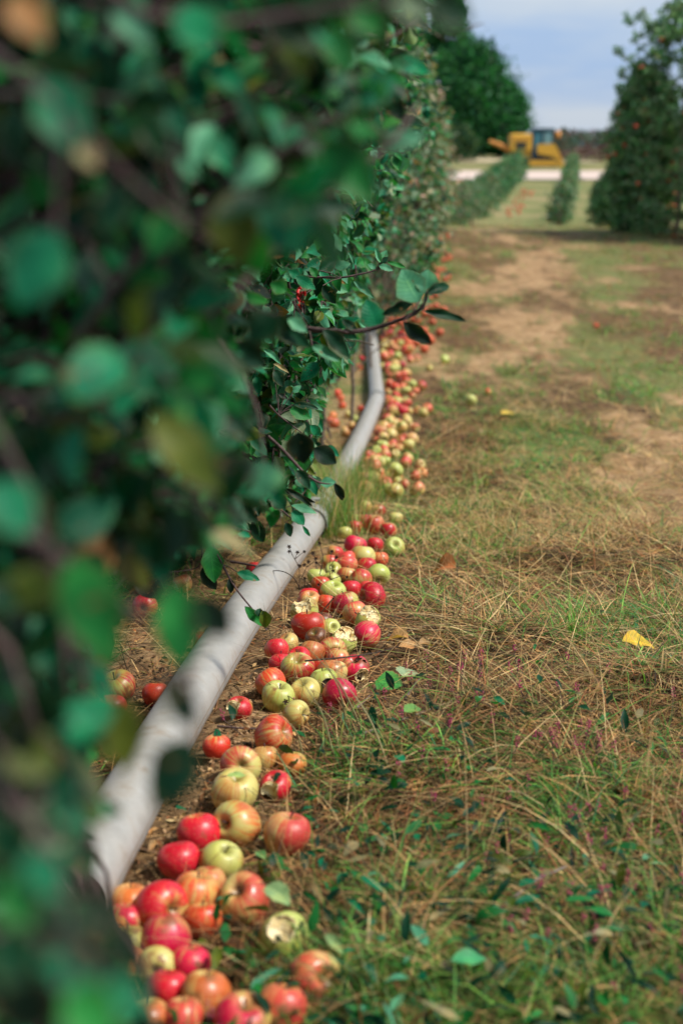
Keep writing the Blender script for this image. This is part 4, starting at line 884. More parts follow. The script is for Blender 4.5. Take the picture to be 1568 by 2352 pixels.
# ------------------------------------------------------------------ grass and litter
def blades(x, y, L, W, az, elev, bendv, col, k=4, z=None, twist=None):
    n = len(x); z = gz(x, y)-.004 if z is None else z
    t = np.linspace(0, 1, k+1)
    el = elev[:, None] - bendv[:, None]*t[None]          # elevation angle falls along the blade
    step = (L/k)[:, None]
    h = np.concatenate([np.zeros((n, 1)), np.cumsum(np.cos(el[:, :-1])*step, 1)], 1); v = np.concatenate([np.zeros((n, 1)), np.cumsum(np.sin(el[:, :-1])*step, 1)], 1)
    cz = np.cos(az)[:, None]; sz = np.sin(az)[:, None]
    base = np.stack([x[:, None]+h*cz, y[:, None]+h*sz, z[:, None]+v], -1)
    floor = gz(base[..., 0], base[..., 1])+.003; base[..., 2] = np.maximum(base[..., 2], floor)
    ww = (W[:, None]*(1-t[None]**1.6*.93)*.5)
    tw = RS.rand(n)*1.2-.6
    side = np.stack([-sz*np.cos(tw)[:, None]+0*t, cz*np.cos(tw)[:, None]+0*t, np.sin(tw)[:, None]+0*t], -1)
    V = np.stack([base-side*ww[..., None], base+side*ww[..., None]], 2).reshape(-1, 3)
    I = np.arange(n*(k+1)*2).reshape(n, k+1, 2)
    F = np.stack([I[:, :-1, 0], I[:, :-1, 1], I[:, 1:, 1], I[:, 1:, 0]], -1).reshape(-1, 4)
    return V, F, np.repeat(col, (k+1)*2, 0)
def region(n, y0, y1, pw=1.0):
    y = y0*(y1/y0)**(RS.rand(n)**pw)
    half = y*.36+.25; x = (RS.rand(n)*2-1)*half
    return x, y
GC = {'tan': (.44, .275, .12), 'straw': (.60, .44, .22), 'brown': (.23, .11, .05), 'dark': (.05, .034, .018), 'green': (.07, .21, .035), 'lime': (.17, .37, .07), 'olive': (.19, .21, .06), 'bluegreen': (.05, .20, .08), 'rust': (.30, .12, .05)}
def gcols(n, w_):
    k = list(w_); p = np.array([np.broadcast_to(w_[q], n) for q in k], float).T; p = np.clip(p, 0, None); p /= p.sum(1, keepdims=True)
    ix = (p.cumsum(1) < RS.rand(n, 1)).sum(1).clip(0, len(k)-1)
    return np.array([GC[q] for q in k])[ix]*(.65+.6*RS.rand(n, 1))
def clearfac(x, y):      # 0 on the apple strip and pipe, under the trees
    d = x-pipex(y); edge = .30+.05*np.sin(y*2.3)+.0*y; edge = np.where(y < 2.9, .23+.06*(y-2), edge)
    return np.maximum(sstep(edge-.07, edge+.10, d), .07*(d > .06))
CLEAR = [(gp(u, v), r) for u, v, r in ((893, 1592, .075), (936, 1570, .06), (908, 1482, .06), (945, 1498, .055), (1012, 1325, .075), (1468, 1500, .06))]
def grass_patch(n, y0, y1, kind, name, label):
    x, y = region(n, y0, y1)
    kk = np.ones(len(x), bool)
    for q, r in CLEAR: kk &= ((x-q.x)**2 + (y-(q.y-r*.5))**2*.6 > r*r) | (RS.rand(len(x)) < .12)
    x, y = x[kk], y[kk]; n = len(x)
    cl = clearfac(x, y); gn = fbm(x*1.9+5, y*1.5+1, 3); gn2 = fbm(x*5+50, y*5, 2); dr = dirt(x, y)
    far_ = sstep(3, 12, y)
    if kind == 'litter':      # flat dead stuff everywhere
        p = (.25+.75*cl)*(1-.72*dr*sstep(3.5, 4.5, y))*.9; p = np.where(x < pipex(y)-.03, .25, p); p = p*(1-.85*np.exp(-((x-pipex(y)-.08)/.08)**2)*sstep(3.6, 3.1, y)); p = p*(.35+.9*sstep(.35, .6, fbm(x*4+9, y*4, 3)))
        keep = RS.rand(n) < p; x, y, gn, gn2, dr, cl = [a[keep] for a in (x, y, gn, gn2, dr, cl)]; m = len(x)
        L = (.04+.16*RS.rand(m)**1.6)*(1+.10*y); W = (.0009+.0018*RS.rand(m)**2)*(1+.12*y); el = RS.rand(m)*.5; be = RS.rand(m)*.7
        az = RS.rand(m)*6.28
        far2 = sstep(8, 14, y); nearst = sstep(.75, .25, x-pipex(y))*sstep(5, 4, y)
        col = gcols(m, {'tan': 1.3-.7*far2, 'straw': .55*(1-far2)*sstep(.3, .6, fbm(x*1.5+77, y*1.2, 3))*2*sstep(2.2, 3.4, y)+.05, 'brown': .9+1.0*far2+.9*nearst, 'dark': 1.0+1.3*nearst, 'olive': .45*(1-nearst)+.01, 'rust': .30+0*x, 'green': (.5*sstep(.42, .6, gn)+.9*sstep(2.9, 2.2, y))*(1-nearst)+.01})
    elif kind == 'lawn':      # upright tufts
        lf_ = sstep(-.08, -.2, x-pipex(y))
        p = np.maximum(cl*(1-.9*dr), .55*lf_*(1-.8*dr))*(sstep(.40, .62, gn)*.9+.10+.4*sstep(2.9, 2.2, y))*(.4+.8*gn2)
        p = np.where((x-pipex(y) < .75) & (y > 2.55) & (y < 3.7), p*.25, p)
        keep = RS.rand(n) < p; x, y, gn, gn2, dr = [a[keep] for a in (x, y, gn, gn2, dr)]; m = len(x)
        cx = np.round(x*22+RS.normal(size=m)*.25)/22; cy = np.round(y*22+RS.normal(size=m)*.25)/22; x = x*.45+cx*.55; y = y*.45+cy*.55
        L = (.03+.065*RS.rand(m)**1.3)*(1+.05*np.clip(y-2, 0, 9))*(.5+.9*sstep(.35, .7, gn2)); W = (.0016+.0022*RS.rand(m))*(1+.14*y); el = .3+RS.rand(m)*.95; be = .4+RS.rand(m)*1.6
        az = RS.rand(m)*6.28
        g_ = sstep(.46, .54, gn*.6+gn2*.4)
        col = gcols(m, {'green': .2+g_*1.5, 'lime': .06+g_*.7, 'bluegreen': .5*g_+.02, 'olive': .6+0*x, 'tan': 1.5*(1-g_)+.1, 'brown': .9*(1-g_)+.05, 'straw': .6*(1-g_)+.1, 'rust': .3*(1-g_)})
    else:                     # long dry wisps
        w_ = np.exp(-((y-5.3)/1.2)**2)*sstep(1.5, .6, x-pipex(y)-.25)+.10*sstep(7, 5, y)+.05*sstep(3.2, 2.5, y)
        p = cl*w_*(.35+1.0*gn2); keep = RS.rand(n) < p; x, y, gn, gn2 = [a[keep] for a in (x, y, gn, gn2)]; m = len(x)
        L = .10+.22*RS.rand(m); W = .0011+.0014*RS.rand(m); el = .12+RS.rand(m)*.75; be = .3+RS.rand(m)*1.3; az = 2.6+RS.normal(size=m)*1.5
        az = np.where(x-pipex(y) < .5, RS.normal(size=m)*1.3-.3, az)
        col = gcols(m, {'straw': 1.0+0*x, 'tan': 1.1+0*x, 'lime': .35+0*x, 'olive': .5+0*x, 'rust': .3+0*x, 'green': .3+0*x})
    V, F, c = blades(x, y, L, W, az, el, be, col, 5 if kind == 'wisp' else 3)
    o = mesh_np(name, V, F, M_grass, col=c); tag(o, label, 'grass', kind='stuff'); return o
grass_patch(135000, 1.5, 9, 'litter', 'dry_grass', 'mat of dead brown and straw coloured grass on the ground')
grass_patch(110000, 1.5, 9.5, 'lawn', 'green_grass', 'short green grass tufts growing through the dead grass')
grass_patch(52000, 1.6, 8.0, 'wisp', 'grass_wisps', 'long dry arching grass stalks beside the apples')
grass_patch(50000, 8.6, 36, 'litter', 'dry_grass', 'dead brown grass along the far alley')
grass_patch(90000, 9, 37, 'lawn', 'green_grass', 'soft green turf patches along the far alley')
# the tuft over the pipe joint
def tuft(u, v, n, Lm, spread, label, w_):
    p = gp(u, v); x = p.x+RS.normal(size=n)*spread; y = p.y+RS.normal(size=n)*spread*1.6
    V, F, c = blades(x, y, Lm*(.35+.75*RS.rand(n)), .0014+.0016*RS.rand(n), RS.rand(n)*6.28, 1.0+.5*RS.rand(n), .2+1.3*RS.rand(n)**2, gcols(n, w_), 6)
    V -= np.array([p.x, p.y, 0]); V[:, 2] -= p.z; o = mesh_np('grass_tuft', V, F, M_grass, col=c, loc=p); tag(o, label, 'grass tuft', 'grass tufts')
W1 = {'green': 1.2, 'lime': .9, 'olive': .8, 'straw': .6, 'tan': .5}
tuft(758, 1170, 1100, .25, .075, 'feathery green grass tuft growing over the pipe joint', W1)
tuft(722, 1192, 420, .2, .05, 'grass tuft at the left side of the pipe joint', W1)
tuft(752, 1222, 900, .30, .07, 'tall feathery grass tuft hiding the pipe in front of its joint', W1)
tuft(776, 1150, 900, .30, .10, 'wispy grass tuft between the pipe and the heap behind it', W1)
tuft(800, 1130, 500, .20, .08, 'green grass tuft right behind the pipe joint beside the strip', W1)
tuft(1330, 1500, 26, .16, .02, 'three bright upright blades of grass at the right', {'lime': 1})
tuft(1130, 1240, 160, .17, .06, 'dry mixed tuft beside the brown oak leaf', {'straw': 1, 'tan': 1, 'olive': 1})
tuft(1390, 1250, 220, .13, .07, 'brown dead tuft by the lower edge of the bare track', {'brown': 1, 'tan': 1, 'dark': .5})
tuft(1080, 1010, 240, .13, .12, 'rusty brown tuft right of the pipe bend', {'brown': 1, 'tan': 1, 'rust': .5, 'olive': .5})
# blades in front of the near cluster
pts = [(840, 1700, 700, 1480), (800, 1700, 735, 1500), (905, 1800, 770, 1540), (770, 1760, 690, 1560), (700, 1760, 640, 1640)]
sg = empty('grass_stalk', gp(840, 1720)); tag(sg, 'soft leaning grass stalks in front of the crimson apple', 'grass stalks')
for (u0, v0, u1, v1) in pts:
    a = gp(u0, v0)-Vector(sg.location); e = dp(u1, v1, 2.55)-Vector(sg.location); m_ = (a+e)/2+Vector((.01, 0, .02))
    tube_obj('blade', [a, m_, e], [.0022, .0016, .0006], simple('dry_stalk', (.30, .26, .12), .7), sg, 5, n=12)
# leaf litter chips
n = 34000; x, y = region(n, 1.5, 8.5); d = x-pipex(y); p = np.exp(-((d-.28)/.28)**2)*1.1 + .28*(d < 0) + .16; kk = RS.rand(n) < p; x, y = x[kk], y[kk]; n = len(x)
V, F, c, uv = leaf_geo(np.stack([x, y, gz(x, y)+.004+.006*RS.rand(n)], 1), unit(np.stack([RS.normal(size=n), RS.normal(size=n), .15*RS.normal(size=n)], 1)), unit(np.stack([.4*RS.normal(size=n), .4*RS.normal(size=n), np.ones(n)], 1)),
    .008+.022*RS.rand(n)**2, .004+.010*RS.rand(n)**2, RS.rand(n)-.3, RS.rand(n)*.6, gcols(n, {'brown': 1.2, 'dark': 1.5, 'tan': .8, 'straw': .25, 'rust': .5}), 3, 1)
tag(mesh_np('leaf_litter', V, F, M_grass, None, c, uv), 'crumbled dark leaf litter beside the apples', 'leaf litter', kind='stuff')
# crumbs of soil by the pipe
n = 2600; y = 1.7+2.6*RS.rand(n)**1.1; d = np.abs(RS.normal(size=n))*.07+.045; x = pipex(y)+d*np.where(RS.rand(n) < .8, 1, -1); r = .0015+.0045*RS.rand(n)**3
octa = np.array([(1, 0, 0), (0, 1, 0), (-1, 0, 0), (0, -1, 0), (0, 0, 1), (0, 0, -1)], float); of = np.array([(0, 1, 4), (1, 2, 4), (2, 3, 4), (3, 0, 4), (1, 0, 5), (2, 1, 5), (3, 2, 5), (0, 3, 5)])
V = (np.stack([x, y, gz(x, y)+r*.4], 1)[:, None] + octa[None]*r[:, None, None]*(.6+.8*RS.rand(n, 6, 1))).reshape(-1, 3)
F = (of[None]+6*np.arange(n)[:, None, None]).reshape(-1, 3)
M_crumb = simple('soil_crumb', (.40, .25, .13), .95, 0, .4, 60)
tag(mesh_np('soil_crumbs', V, F, M_crumb, smooth=True), 'sandy soil crumbs along the pipe', 'soil', kind='stuff')
# low broadleaf weeds and pink smartweed
n = 4200; x, y = region(n, 1.45, 3.1); gn = fbm(x*2.2+70, y*2.2, 2); cl = clearfac(x, y); kk = RS.rand(n) < cl*sstep(.44, .58, gn)*sstep(3.0, 2.1, y)*.8; x, y = x[kk], y[kk]; n = len(x)
V, F, c, uv = leaf_geo(np.stack([x, y, gz(x, y)+.01+.05*RS.rand(n)], 1), unit(np.stack([RS.normal(size=n), RS.normal(size=n), .5+.3*RS.normal(size=n)], 1)), unit(np.stack([.4*RS.normal(size=n), .4*RS.normal(size=n), np.ones(n)], 1)),
    .022+.035*RS.rand(n), .008+.010*RS.rand(n), RS.rand(n)*.8, RS.rand(n)*.5, rand_tints(n, {'G': 2.5, 'T': 1, 'L': .5, 'D': 4, 'N': .8, 'O': 1})*.9, 5, 1)
tag(mesh_np('weed_leaves', V, F, M_leaf_far, None, c, uv), 'low green broadleaf weeds in the near grass', 'weeds', kind='stuff')
n = 1300; x, y = region(n, 1.45, 2.9); gn = fbm(x*2.6+30, y*2.6+9, 2); cl = clearfac(x, y); kk = RS.rand(n) < cl*sstep(.42, .58, gn)*.55; x, y = x[kk], y[kk]; n = len(x)
h = .02+.04*RS.rand(n); lean = RS.normal(size=(n, 2))*.02; z0 = gz(x, y)
top = np.stack([x+lean[:, 0], y+lean[:, 1], z0+h], 1); bot = np.stack([x, y, z0], 1)
V1, F1 = tubes(np.stack([bot, (top+bot)/2, top], 1), np.full((n, 3), .0008), 4)
q = 16; az = RS.rand(n, q)*6.28; tt = RS.rand(n, q); pp = top[:, None]+np.stack([.0035*np.cos(az), .0035*np.sin(az), -.004+.024*tt], -1); rb = .0011+.0012*RS.rand(n, q)
V2 = (pp.reshape(-1, 1, 3)+octa[None]*rb.reshape(-1, 1, 1)).reshape(-1, 3); F2 = (of[None]+6*np.arange(n*q)[:, None, None]).reshape(-1, 3)
M_pink = simple('pink_floret', (.36, .04, .10), .6, 0, .4, 90)
sw = mesh_np('smartweed_flowers', V2, F2, M_pink); tag(sw, 'tiny pink smartweed flower spikes scattered in the near grass', 'flowers', kind='stuff')
mesh_np('stems', V1, F1, M_twig, sw)

# single fallen leaves, sticks --------------------------------------------
def fallen(u, v, Lpx, Wpx, ang, tint, label, curl=.3, fold=.25, z=.012, tilt=(0, 0)):
    p = gp(u, v, z); _, _, dd = project([*p]); p.z = float(gz(p.x, p.y))+z+.018; L = Lpx*dd/FPX; W = Wpx*dd/FPX*1.15; a = math.radians(ang)
    d = Vector((math.cos(a), math.sin(a), .05)).normalized(); base = -d*L/2
    V, F, c, uv = leaf_geo([tuple(base)], [tuple(d)], [(tilt[0], tilt[1]-.25, 1)], [L], [W], np.array([curl]), np.array([fold]), [tint], 14, 3)
    o = mesh_np('fallen_leaf', V, F, M_leaf, None, c, uv, loc=p); tag(o, label, 'leaf', 'fallen leaves on the ground')
    V, F = tubes(np.array([[tuple(base-d*L*.25), tuple(base-d*.1*L), tuple(base)]]), np.array([[.0012, .001, .001]]), 5); mesh_np('leaf_stalk', V, F, M_twig, o)
fallen(893, 1588, 66, 74, -20, (.05, .26, .05), 'glossy green leaf lying right of the crimson apple', .2, .15, .02)
fallen(936, 1566, 50, 52, 60, (.30, .42, .24), 'pale green upturned leaf touching the glossy green leaf', .1, .2, .022)
fallen(1012, 1312, 74, 60, 150, (.42, .17, .07), 'curled rusty brown oak leaf in the grass', .6, .5, .035, (.2, -.6))
fallen(908, 1476, 62, 40, 160, (.55, .33, .14), 'folded tan leaf right of the magenta topped apple', .5, .7, .02)
fallen(945, 1492, 62, 34, 10, (.50, .28, .11), 'flat tan leaf in front of the folded tan leaf', .3, .4, .015)
fallen(980, 1494, 46, 26, 30, (.45, .27, .12), 'small tan leaf at the right end of the tan leaf group', .5, .6, .015)
fallen(1468, 1493, 84, 56, 5, (.60, .42, .04), 'bright yellow leaf in the grass at the right', .4, .3, .035)
fallen(948, 1685, 50, 36, 30, (.14, .32, .08), 'blurred lime leaf below the glossy green leaf', .2, .3, .03)
fallen(1165, 968, 34, 20, 0, (.60, .45, .08), 'yellowish leaf on the edge of the bare track', .2, .3)
fallen(1110, 1055 - 60, 24, 18, 60, (.5, .33, .2), 'pale brown leaf by the lone pale green apple', .2, .3)
fallen(600, 1925+50, 40, 22, -60, (.12, .30, .10), 'green leaf beside the tan and lime apple', .2, .3, .05)
fallen(640, 2080, 90, 55, -50, (.22, .36, .16), 'pale green leaf between the coral apple and yellow green apple', .3, .3, .07)
fallen(545, 1800, 48, 20, 10, (.30, .45, .14), 'lime leaf scrap resting on the green crowned apple', .2, .3, .078)
fallen(1080, 2235, 95, 45, 15, (.05, .30, .12), 'green weed leaf in the near grass', .3, .3, .05)
fallen(770, 2210, 80, 30, -60, (.20, .34, .14), 'long green leaf right of the yellow green bitten apple', .3, .3, .04)
def stick(pts, r, label, mat=M_stick, z=.012, name='stick'):
    P = [gp(u, v, zz) for u, v, zz in pts]; o0 = P[0].copy()
    o = tube_obj(name, [p-o0 for p in P], np.linspace(r, r*.5, len(P)), mat, None, 7, n=16); o.location = o0; tag(o, label, 'stick', 'sticks on the ground'); return o
stick([(700, 1518, .075), (770, 1512, .085), (800, 1509, .08), (850, 1502, .04), (900, 1490, .02)], .0022, 'thin dark twig lying across the heap centre', M_dead)
stick([(815, 1630, .01), (850, 1598, .015), (870, 1570, .015)], .003, 'short grey stick below the glossy green leaf')
stick([(930, 1605, .015), (955, 1568, .018), (962, 1560, .02)], .003, 'grey stick under the pale upturned leaf')
stick([(890, 1460, .012), (960, 1445, .015), (1010, 1425, .015)], .0022, 'slender grey stick behind the folded tan leaf')
stick([(500, 1668, .012), (545, 1672, .016), (590, 1674, .012)], .0028, 'purplish stick in front of the left bitten red apple', M_twig)
stick([(1440, 1590, .03), (1500, 1560, .045), (1568, 1535, .05)], .004, 'grey brown stick in the grass at the right edge')
stick([(820, 1690, .03), (960, 1640, .035), (1090, 1590, .04)], .003, 'long dry stem lying across the grass below the leaves')
stick([(1160, 2080, .02), (1230, 2020, .03), (1300, 1990, .03)], .004, 'blurred brown stick in the near grass')
stick([(765, 1374, .1), (735, 1410, .03)], .0022, 'short pale peg of stem between the upper apples', M_stick, 0)
stick([(530, 1290, .08), (590, 1300, .09), (640, 1312, .07)], .004, 'reddish stick behind the pipe left side', M_twig)
# dried weed with star seed heads
def weed(root_uv, stems, label, dep):
    p0 = gp(*root_uv); dep = float(project([*p0])[2])/ct**0 - .04; dep = min(dep, dep); r_ = empty('dry_weed', p0); tag(r_, label, 'dry weed')
    polys = []; heads = []
    for s_ in stems:
        P = [dp(u, v, dep)-p0 for u, v in s_]; t = np.linspace(0, len(P)-1, 8); A = np.array([[*p] for p in P])
        polys.append(np.stack([np.interp(t, range(len(P)), A[:, i]) for i in range(3)], 1)); heads.append(A[-1])
    V, F = tubes(np.array(polys), np.linspace(.0013, .0007, 8)[None].repeat(len(polys), 0), 5); mesh_np('stems', V, F, M_dead, r_)
    for hpt in heads:
        b_, d_, n_ = [], [], []; sp_ = rdir(1)[0]
        for k in range(5):
            a = k*2*math.pi/5+sp_[0]; dd = np.array([math.cos(a), -.3+sp_[1]*.4, math.sin(a)]); b_.append((0, 0, 0)); d_.append(dd); n_.append((0, -1, .2))
        V, F, c, uv = leaf_geo(b_, d_, n_, [.0085]*5, [.0045]*5, np.full(5, -.3), np.full(5, .5), [(.05, .03, .02)]*5, 4, 1)
        o = mesh_np('seed_head', V, F, M_dead, r_, c, uv); o.location = Vector(hpt)
cc_ = c3b
weed(cc_(150, 1290), [[cc_(150, 1290), cc_(150, 1000), cc_(60, 850), cc_(20, 740)], [cc_(150, 1000), cc_(90, 900), cc_(125, 810)], [cc_(90, 900), cc_(160, 840), cc_(210, 800)], [cc_(150, 1010), cc_(170, 985), cc_(210, 970)],
    [cc_(150, 1000), cc_(155, 990), cc_(150, 980)], [cc_(170, 1150), cc_(240, 1000), cc_(262, 930)], [cc_(200, 1250), cc_(230, 1200), cc_(215, 1140)], [cc_(280, 1180), cc_(350, 1150), cc_(450, 1130)], [cc_(60, 850), cc_(40, 790), cc_(20, 800)],
    [cc_(240, 1000), cc_(330, 930), cc_(355, 890)], [cc_(355, 890), cc_(320, 850), cc_(315, 820)]], 'dark dry weed with star shaped seed heads against the pipe', 3.42)
weed(cc_(560, 1330), [[cc_(560, 1330), cc_(520, 1000), cc_(555, 800)], [cc_(520, 1000), cc_(600, 900), cc_(610, 875)], [cc_(540, 1150), cc_(700, 1100), cc_(745, 1120)], [cc_(540, 1150), cc_(620, 1180), cc_(680, 1190)], [cc_(560, 1330), cc_(760, 1260), cc_(880, 1215)],
    [cc_(560, 1330), cc_(700, 1300), cc_(820, 1265)], [cc_(520, 1000), cc_(575, 1040), cc_(570, 1045)], [cc_(400, 1100), cc_(450, 880), cc_(400, 700)], [cc_(400, 1100), cc_(430, 1000), cc_(360, 940)], [cc_(400, 1200), cc_(440, 1150), cc_(390, 1215)]], 'dark dry weed with seed heads arching over the upper apples', 3.5)
weed(c3(390, 1330), [[c3(390, 1340), c3(385, 1290), c3(380, 1262)]], 'single dry seed head standing by the yellow green apple', 2.82)
weed(c3(830, 1120), [[c3(830, 1130), c3(800, 1060), c3(830, 1010), c3(840, 1000)], [c3(850, 1130), c3(860, 1050), c3(830, 1000), c3(870, 1010)], [c3(800, 1130), c3(850, 1080), c3(890, 1070), c3(840, 1120)], [c3(835, 1130), c3(830, 1080), c3(825, 1020)]], 'tangle of black dry stems over the torn crimson apple', 3.0)
sx_ = [(330, 1325, 0), ]
# vine lying over the pipe
va = [gp(*c3(240, 470), .06), gp(*c3(300, 440), .1), gp(*c3(370, 445), .112), gp(*c3(440, 490), .10), gp(*c3(470, 560), .05)]
vo_ = tube_obj('dry_vine', [p-va[0] for p in va], [.0014]*5, M_dead, None, 5, n=16); vo_.location = va[0]; tag(vo_, 'thin dry vine looped over the top of the pipe', 'vine')

# ------------------------------------------------------------------ right row, valley rows, far trees, machine
RG = 'apple trees of the right hand row'
for (u, v, dist, h, rx, lab) in [(1540, 510, 30.0, 4.6, 1.65, 'tall broad apple tree with red fruit at the right edge'), (1455, 505, 31.0, 3.3, .85, 'smaller upright apple tree left of the tall right edge tree'),
                       (1700, 520, 28, 4.6, 1.5, 'apple tree cut by the right edge of the alley'), (1400, 498, 38, 1.5, .7, 'low apple bush left of the right hand row'), (1475, 470, 38, 3.3, 1.2, 'apple tree glimpsed behind the right hand row')]:
    x = (u-784)/FPX*dist; y = dist
    t_ = build_tree(x, y, h, .04, rx, rx*1.1, 620, 26, .10, lab, RG, {'G': 1.5, 'V': 4, 'U': 4, 'D': .5, 'S': 2, 'N': 1.}, None, 2, 1, .06, ell=1.0, extra=(95, x-rx*.85, x+rx*.5, y-.4, y+.3, h*.45-.7, h*.95-.7) if h > 2.1 else None)
    n = 26
    rs = random.Random(int(u)); grp = 'apples hanging on the right hand trees'
    for k in range(20 if h > 2 else 0):
        a = -math.pi/2+rs.gauss(0, .9); zz = .4+rs.random()*(h-.8); rr = rx*math.sin(math.pi*min(1, .2+.7*zz/h))*.85
        o = bpy.data.objects.new('apple', LOWP[k % 5]); C.objects.link(o); o.location = (x+math.cos(a)*rr, y+math.sin(a)*rr, float(gz(x, y))+zz); o.scale = (1.25,)*3
        o.color = (.6, .06, .03, 1); o.pass_index = 8; tag(o, 'tiny red apple hanging in the right hand trees', 'apple', grp)
VG = 'young apple trees in the valley rows'
def simple_tree(x, y, h, rx, pal, lab, grp, n, Ls, cat='apple tree', name='apple_tree', trunk=.05, zc=.12, ell=1.0, ry=None, shape=None, clump=0):
    z0 = float(gz(x, y)); root = empty(name, (x, y, z0)); tag(root, lab, cat, grp)
    V, F = tubes(np.array([[(0, 0, -.1), (0, 0, h*.3), (.02*h, 0, h*.6), (0, 0, h*.9)]]), np.array([[trunk, trunk*.8, trunk*.5, trunk*.15]]), 8)
    nlb = 9; zz = np.linspace(h*.2, h*.8, nlb); az = np.arange(nlb)*2.4
    lim = np.array([[(0, 0, zz[q]), (math.cos(az[q])*rx*.35, math.sin(az[q])*rx*.35, zz[q]+.05*h), (math.cos(az[q])*rx*.7, math.sin(az[q])*rx*.7, zz[q]+.08*h)] for q in range(nlb)])
    V2, F2 = tubes(lim, np.array([[trunk*.4, trunk*.3, trunk*.1]]).repeat(nlb, 0), 5); mesh_np('trunk', np.concatenate([V, V2]), np.concatenate([F, F2+len(V)]), M_bark, root)
    m = max(8, n//(150 if clump else 40)); hz = RS.rand(m); th = RS.rand(m)*6.28; sh = shape(hz) if shape else np.sin(math.pi*np.clip(.15+.83*hz, 0, 1))**.6
    ra = sh*rx*(.35+.6*RS.rand(m)**.6); cen = np.stack([np.cos(th)*ra, np.sin(th)*ra*(ry/rx if ry else 1), zc*h+(1-zc)*h*hz], 1); cs = (clump or .16*rx+.04*h)*(.6+.8*RS.rand(m))
    ix = RS.randint(0, m, n); P_ = cen[ix]+RS.normal(size=(n, 3))*cs[ix][:, None]*np.array([.6, .6, .4]); P_[:, 2] = np.clip(P_[:, 2], .03*h, None)
    tin = rand_tints(n, pal)*(.75+.5*RS.rand(m)[ix])[:, None]
    L = Ls*(.6+.8*RS.rand(n)); V, F, c, uv = leaf_geo(P_, rdir(n), rdir(n, .8), L, L*.6, RS.rand(n)*.5, RS.rand(n)*.4, tin, 2, 1)
    mesh_np('crown', V, F, M_leaf_far, root, c, uv); return root
for k in range(13):
    f = k/12; y = 47+60*f**1.15; x = (4.0 if k else 3.9) + (y-47)*.150; hh = 1.35+.85*f
    simple_tree(x, y, hh, .75, PAL_PALE if k < 4 else PAL_FAR, 'young apple tree in the left valley row, %s' % ('pale and nearest' if k == 0 else 'nearest the gravel road' if k == 12 else 'one of its merging middle trees'), VG, 1500, .11)
    y2 = 47+58*f**1.15; x2 = 7.05+(y2-47)*.165
    simple_tree(x2, y2, 1.3+.8*f, .45, PAL_PALE, 'young apple tree in the middle valley row, %s' % ('nearest the crest' if k == 0 else 'nearest the gravel road' if k == 12 else 'one of its merging middle trees'), VG, 1100, .11)
for k in range(5):
    y = 44+9*k; x = (1400-784)/FPX*44 + (y-44)*.19; simple_tree(x, y, 1.2+.1*k, .7, PAL_PALE, 'straggly young apple tree in the valley left of the right hand row', VG, 900, .11)
rs = random.Random(9)
VAP = []
for k in range(46):
    y = 56+16*rs.random() if k < 20 else 74+14*rs.random(); x = 3.95+(y-47)*.150+.85+.7*rs.random()
    VAP.append((x, y, .055))
apple_drift('fallen_apples', VAP, 'orange red smudge of fallen apples along the left valley row')
PAL_DK = {'G': 4, 'D': 5, 'T': 1.5, 'O': 1}
FG = 'big dark trees beyond the orchard'
TINTS['F'] = (.022, .14, .022); TINTS['P'] = (.13, .05, .07); TINTS['Q'] = (.05, .08, .06)
def at_far(u, d): return (u-784)/FPX*d
pine = lambda hz: (1-hz)**.75*(.72+.28*np.sin(hz*34))+.08
simple_tree(at_far(1018, 188), 188, 18.5, 7.0, {'D': 3, 'F': 6, 'G': 2}, 'tall dark layered pine rising behind the left row', FG, 18000, .55, 'tree', 'pine_tree', .5, .08, shape=pine, clump=.85)
simple_tree(at_far(925, 192), 192, 24, 8, {'D': 3, 'F': 6, 'G': 2}, 'dark pine partly hidden by the left row', FG, 16000, .6, 'tree', 'pine_tree', .5, .08, shape=pine, clump=1.0)
simple_tree(at_far(1136, 182), 182, 9.2, 3.6, {'F': 5, 'D': 3, 'G': 3}, 'rounded green broadleaf tree right of the tall pine', FG, 15000, .42, 'tree', 'broadleaf_tree', .4, .1)
simple_tree(at_far(1078, 180), 180, 13, 4.4, {'F': 4, 'D': 4, 'G': 2}, 'dark green broadleaf tree between pine and rounded tree', FG, 16000, .5, 'tree', 'broadleaf_tree', .4, .1)
simple_tree(at_far(1042, 160), 160, 3.6, 2.2, {'D': 4, 'O': 2}, 'dark olive bush at the foot of the pines', FG, 5000, .3, 'bush', 'bush', .1, .03)
# wood on the far side
n = 26000; x = 36+90*RS.rand(n); x = at_far(1255, 165)+60*RS.rand(n); yy = 158+18*RS.rand(n); prof = 1.9+1.0*vnoise(x*.16+3, yy*0)+.7*vnoise(x*.7, yy*.1)-.012*(x-24); z = gz(x, yy)+prof*RS.rand(n)**.7
prof2 = RS.rand(n)
L = .38*(.6+.8*RS.rand(n)); pal = rand_tints(n, {'Q': 4, 'P': 3.2, 'D': 3}); pal = np.where((vnoise(x*.18+9, z*.4) > .52)[:, None], np.array(TINTS['P'])*(.7+.6*RS.rand(n, 1)), pal)
V, F, c, uv = leaf_geo(np.stack([x, yy, z], 1), rdir(n), rdir(n, .5), L, L*.7, RS.rand(n)*.5, RS.rand(n)*.4, pal, 2, 1)
tag(mesh_np('far_thicket', V, F, M_leaf_far, None, c, uv), 'low far off thicket with purple and dark green autumn crowns', 'thicket', kind='stuff')
for (u, h) in ((1272, 3.4), (1372, 3.0)):
    simple_tree(at_far(u, 178), 178, h, 1.0, {'Q': 4, 'D': 3}, 'lone treetop above the far thicket, %s' % ('by the machine' if u < 1300 else 'near the right hand row'), 'treetops above the far thicket', 1500, .3, 'tree', 'distant_tree', .12, .4)
n = 9000; x = 10+14*RS.rand(n); yy = 205+20*RS.rand(n); z = .2+1.6*RS.rand(n)
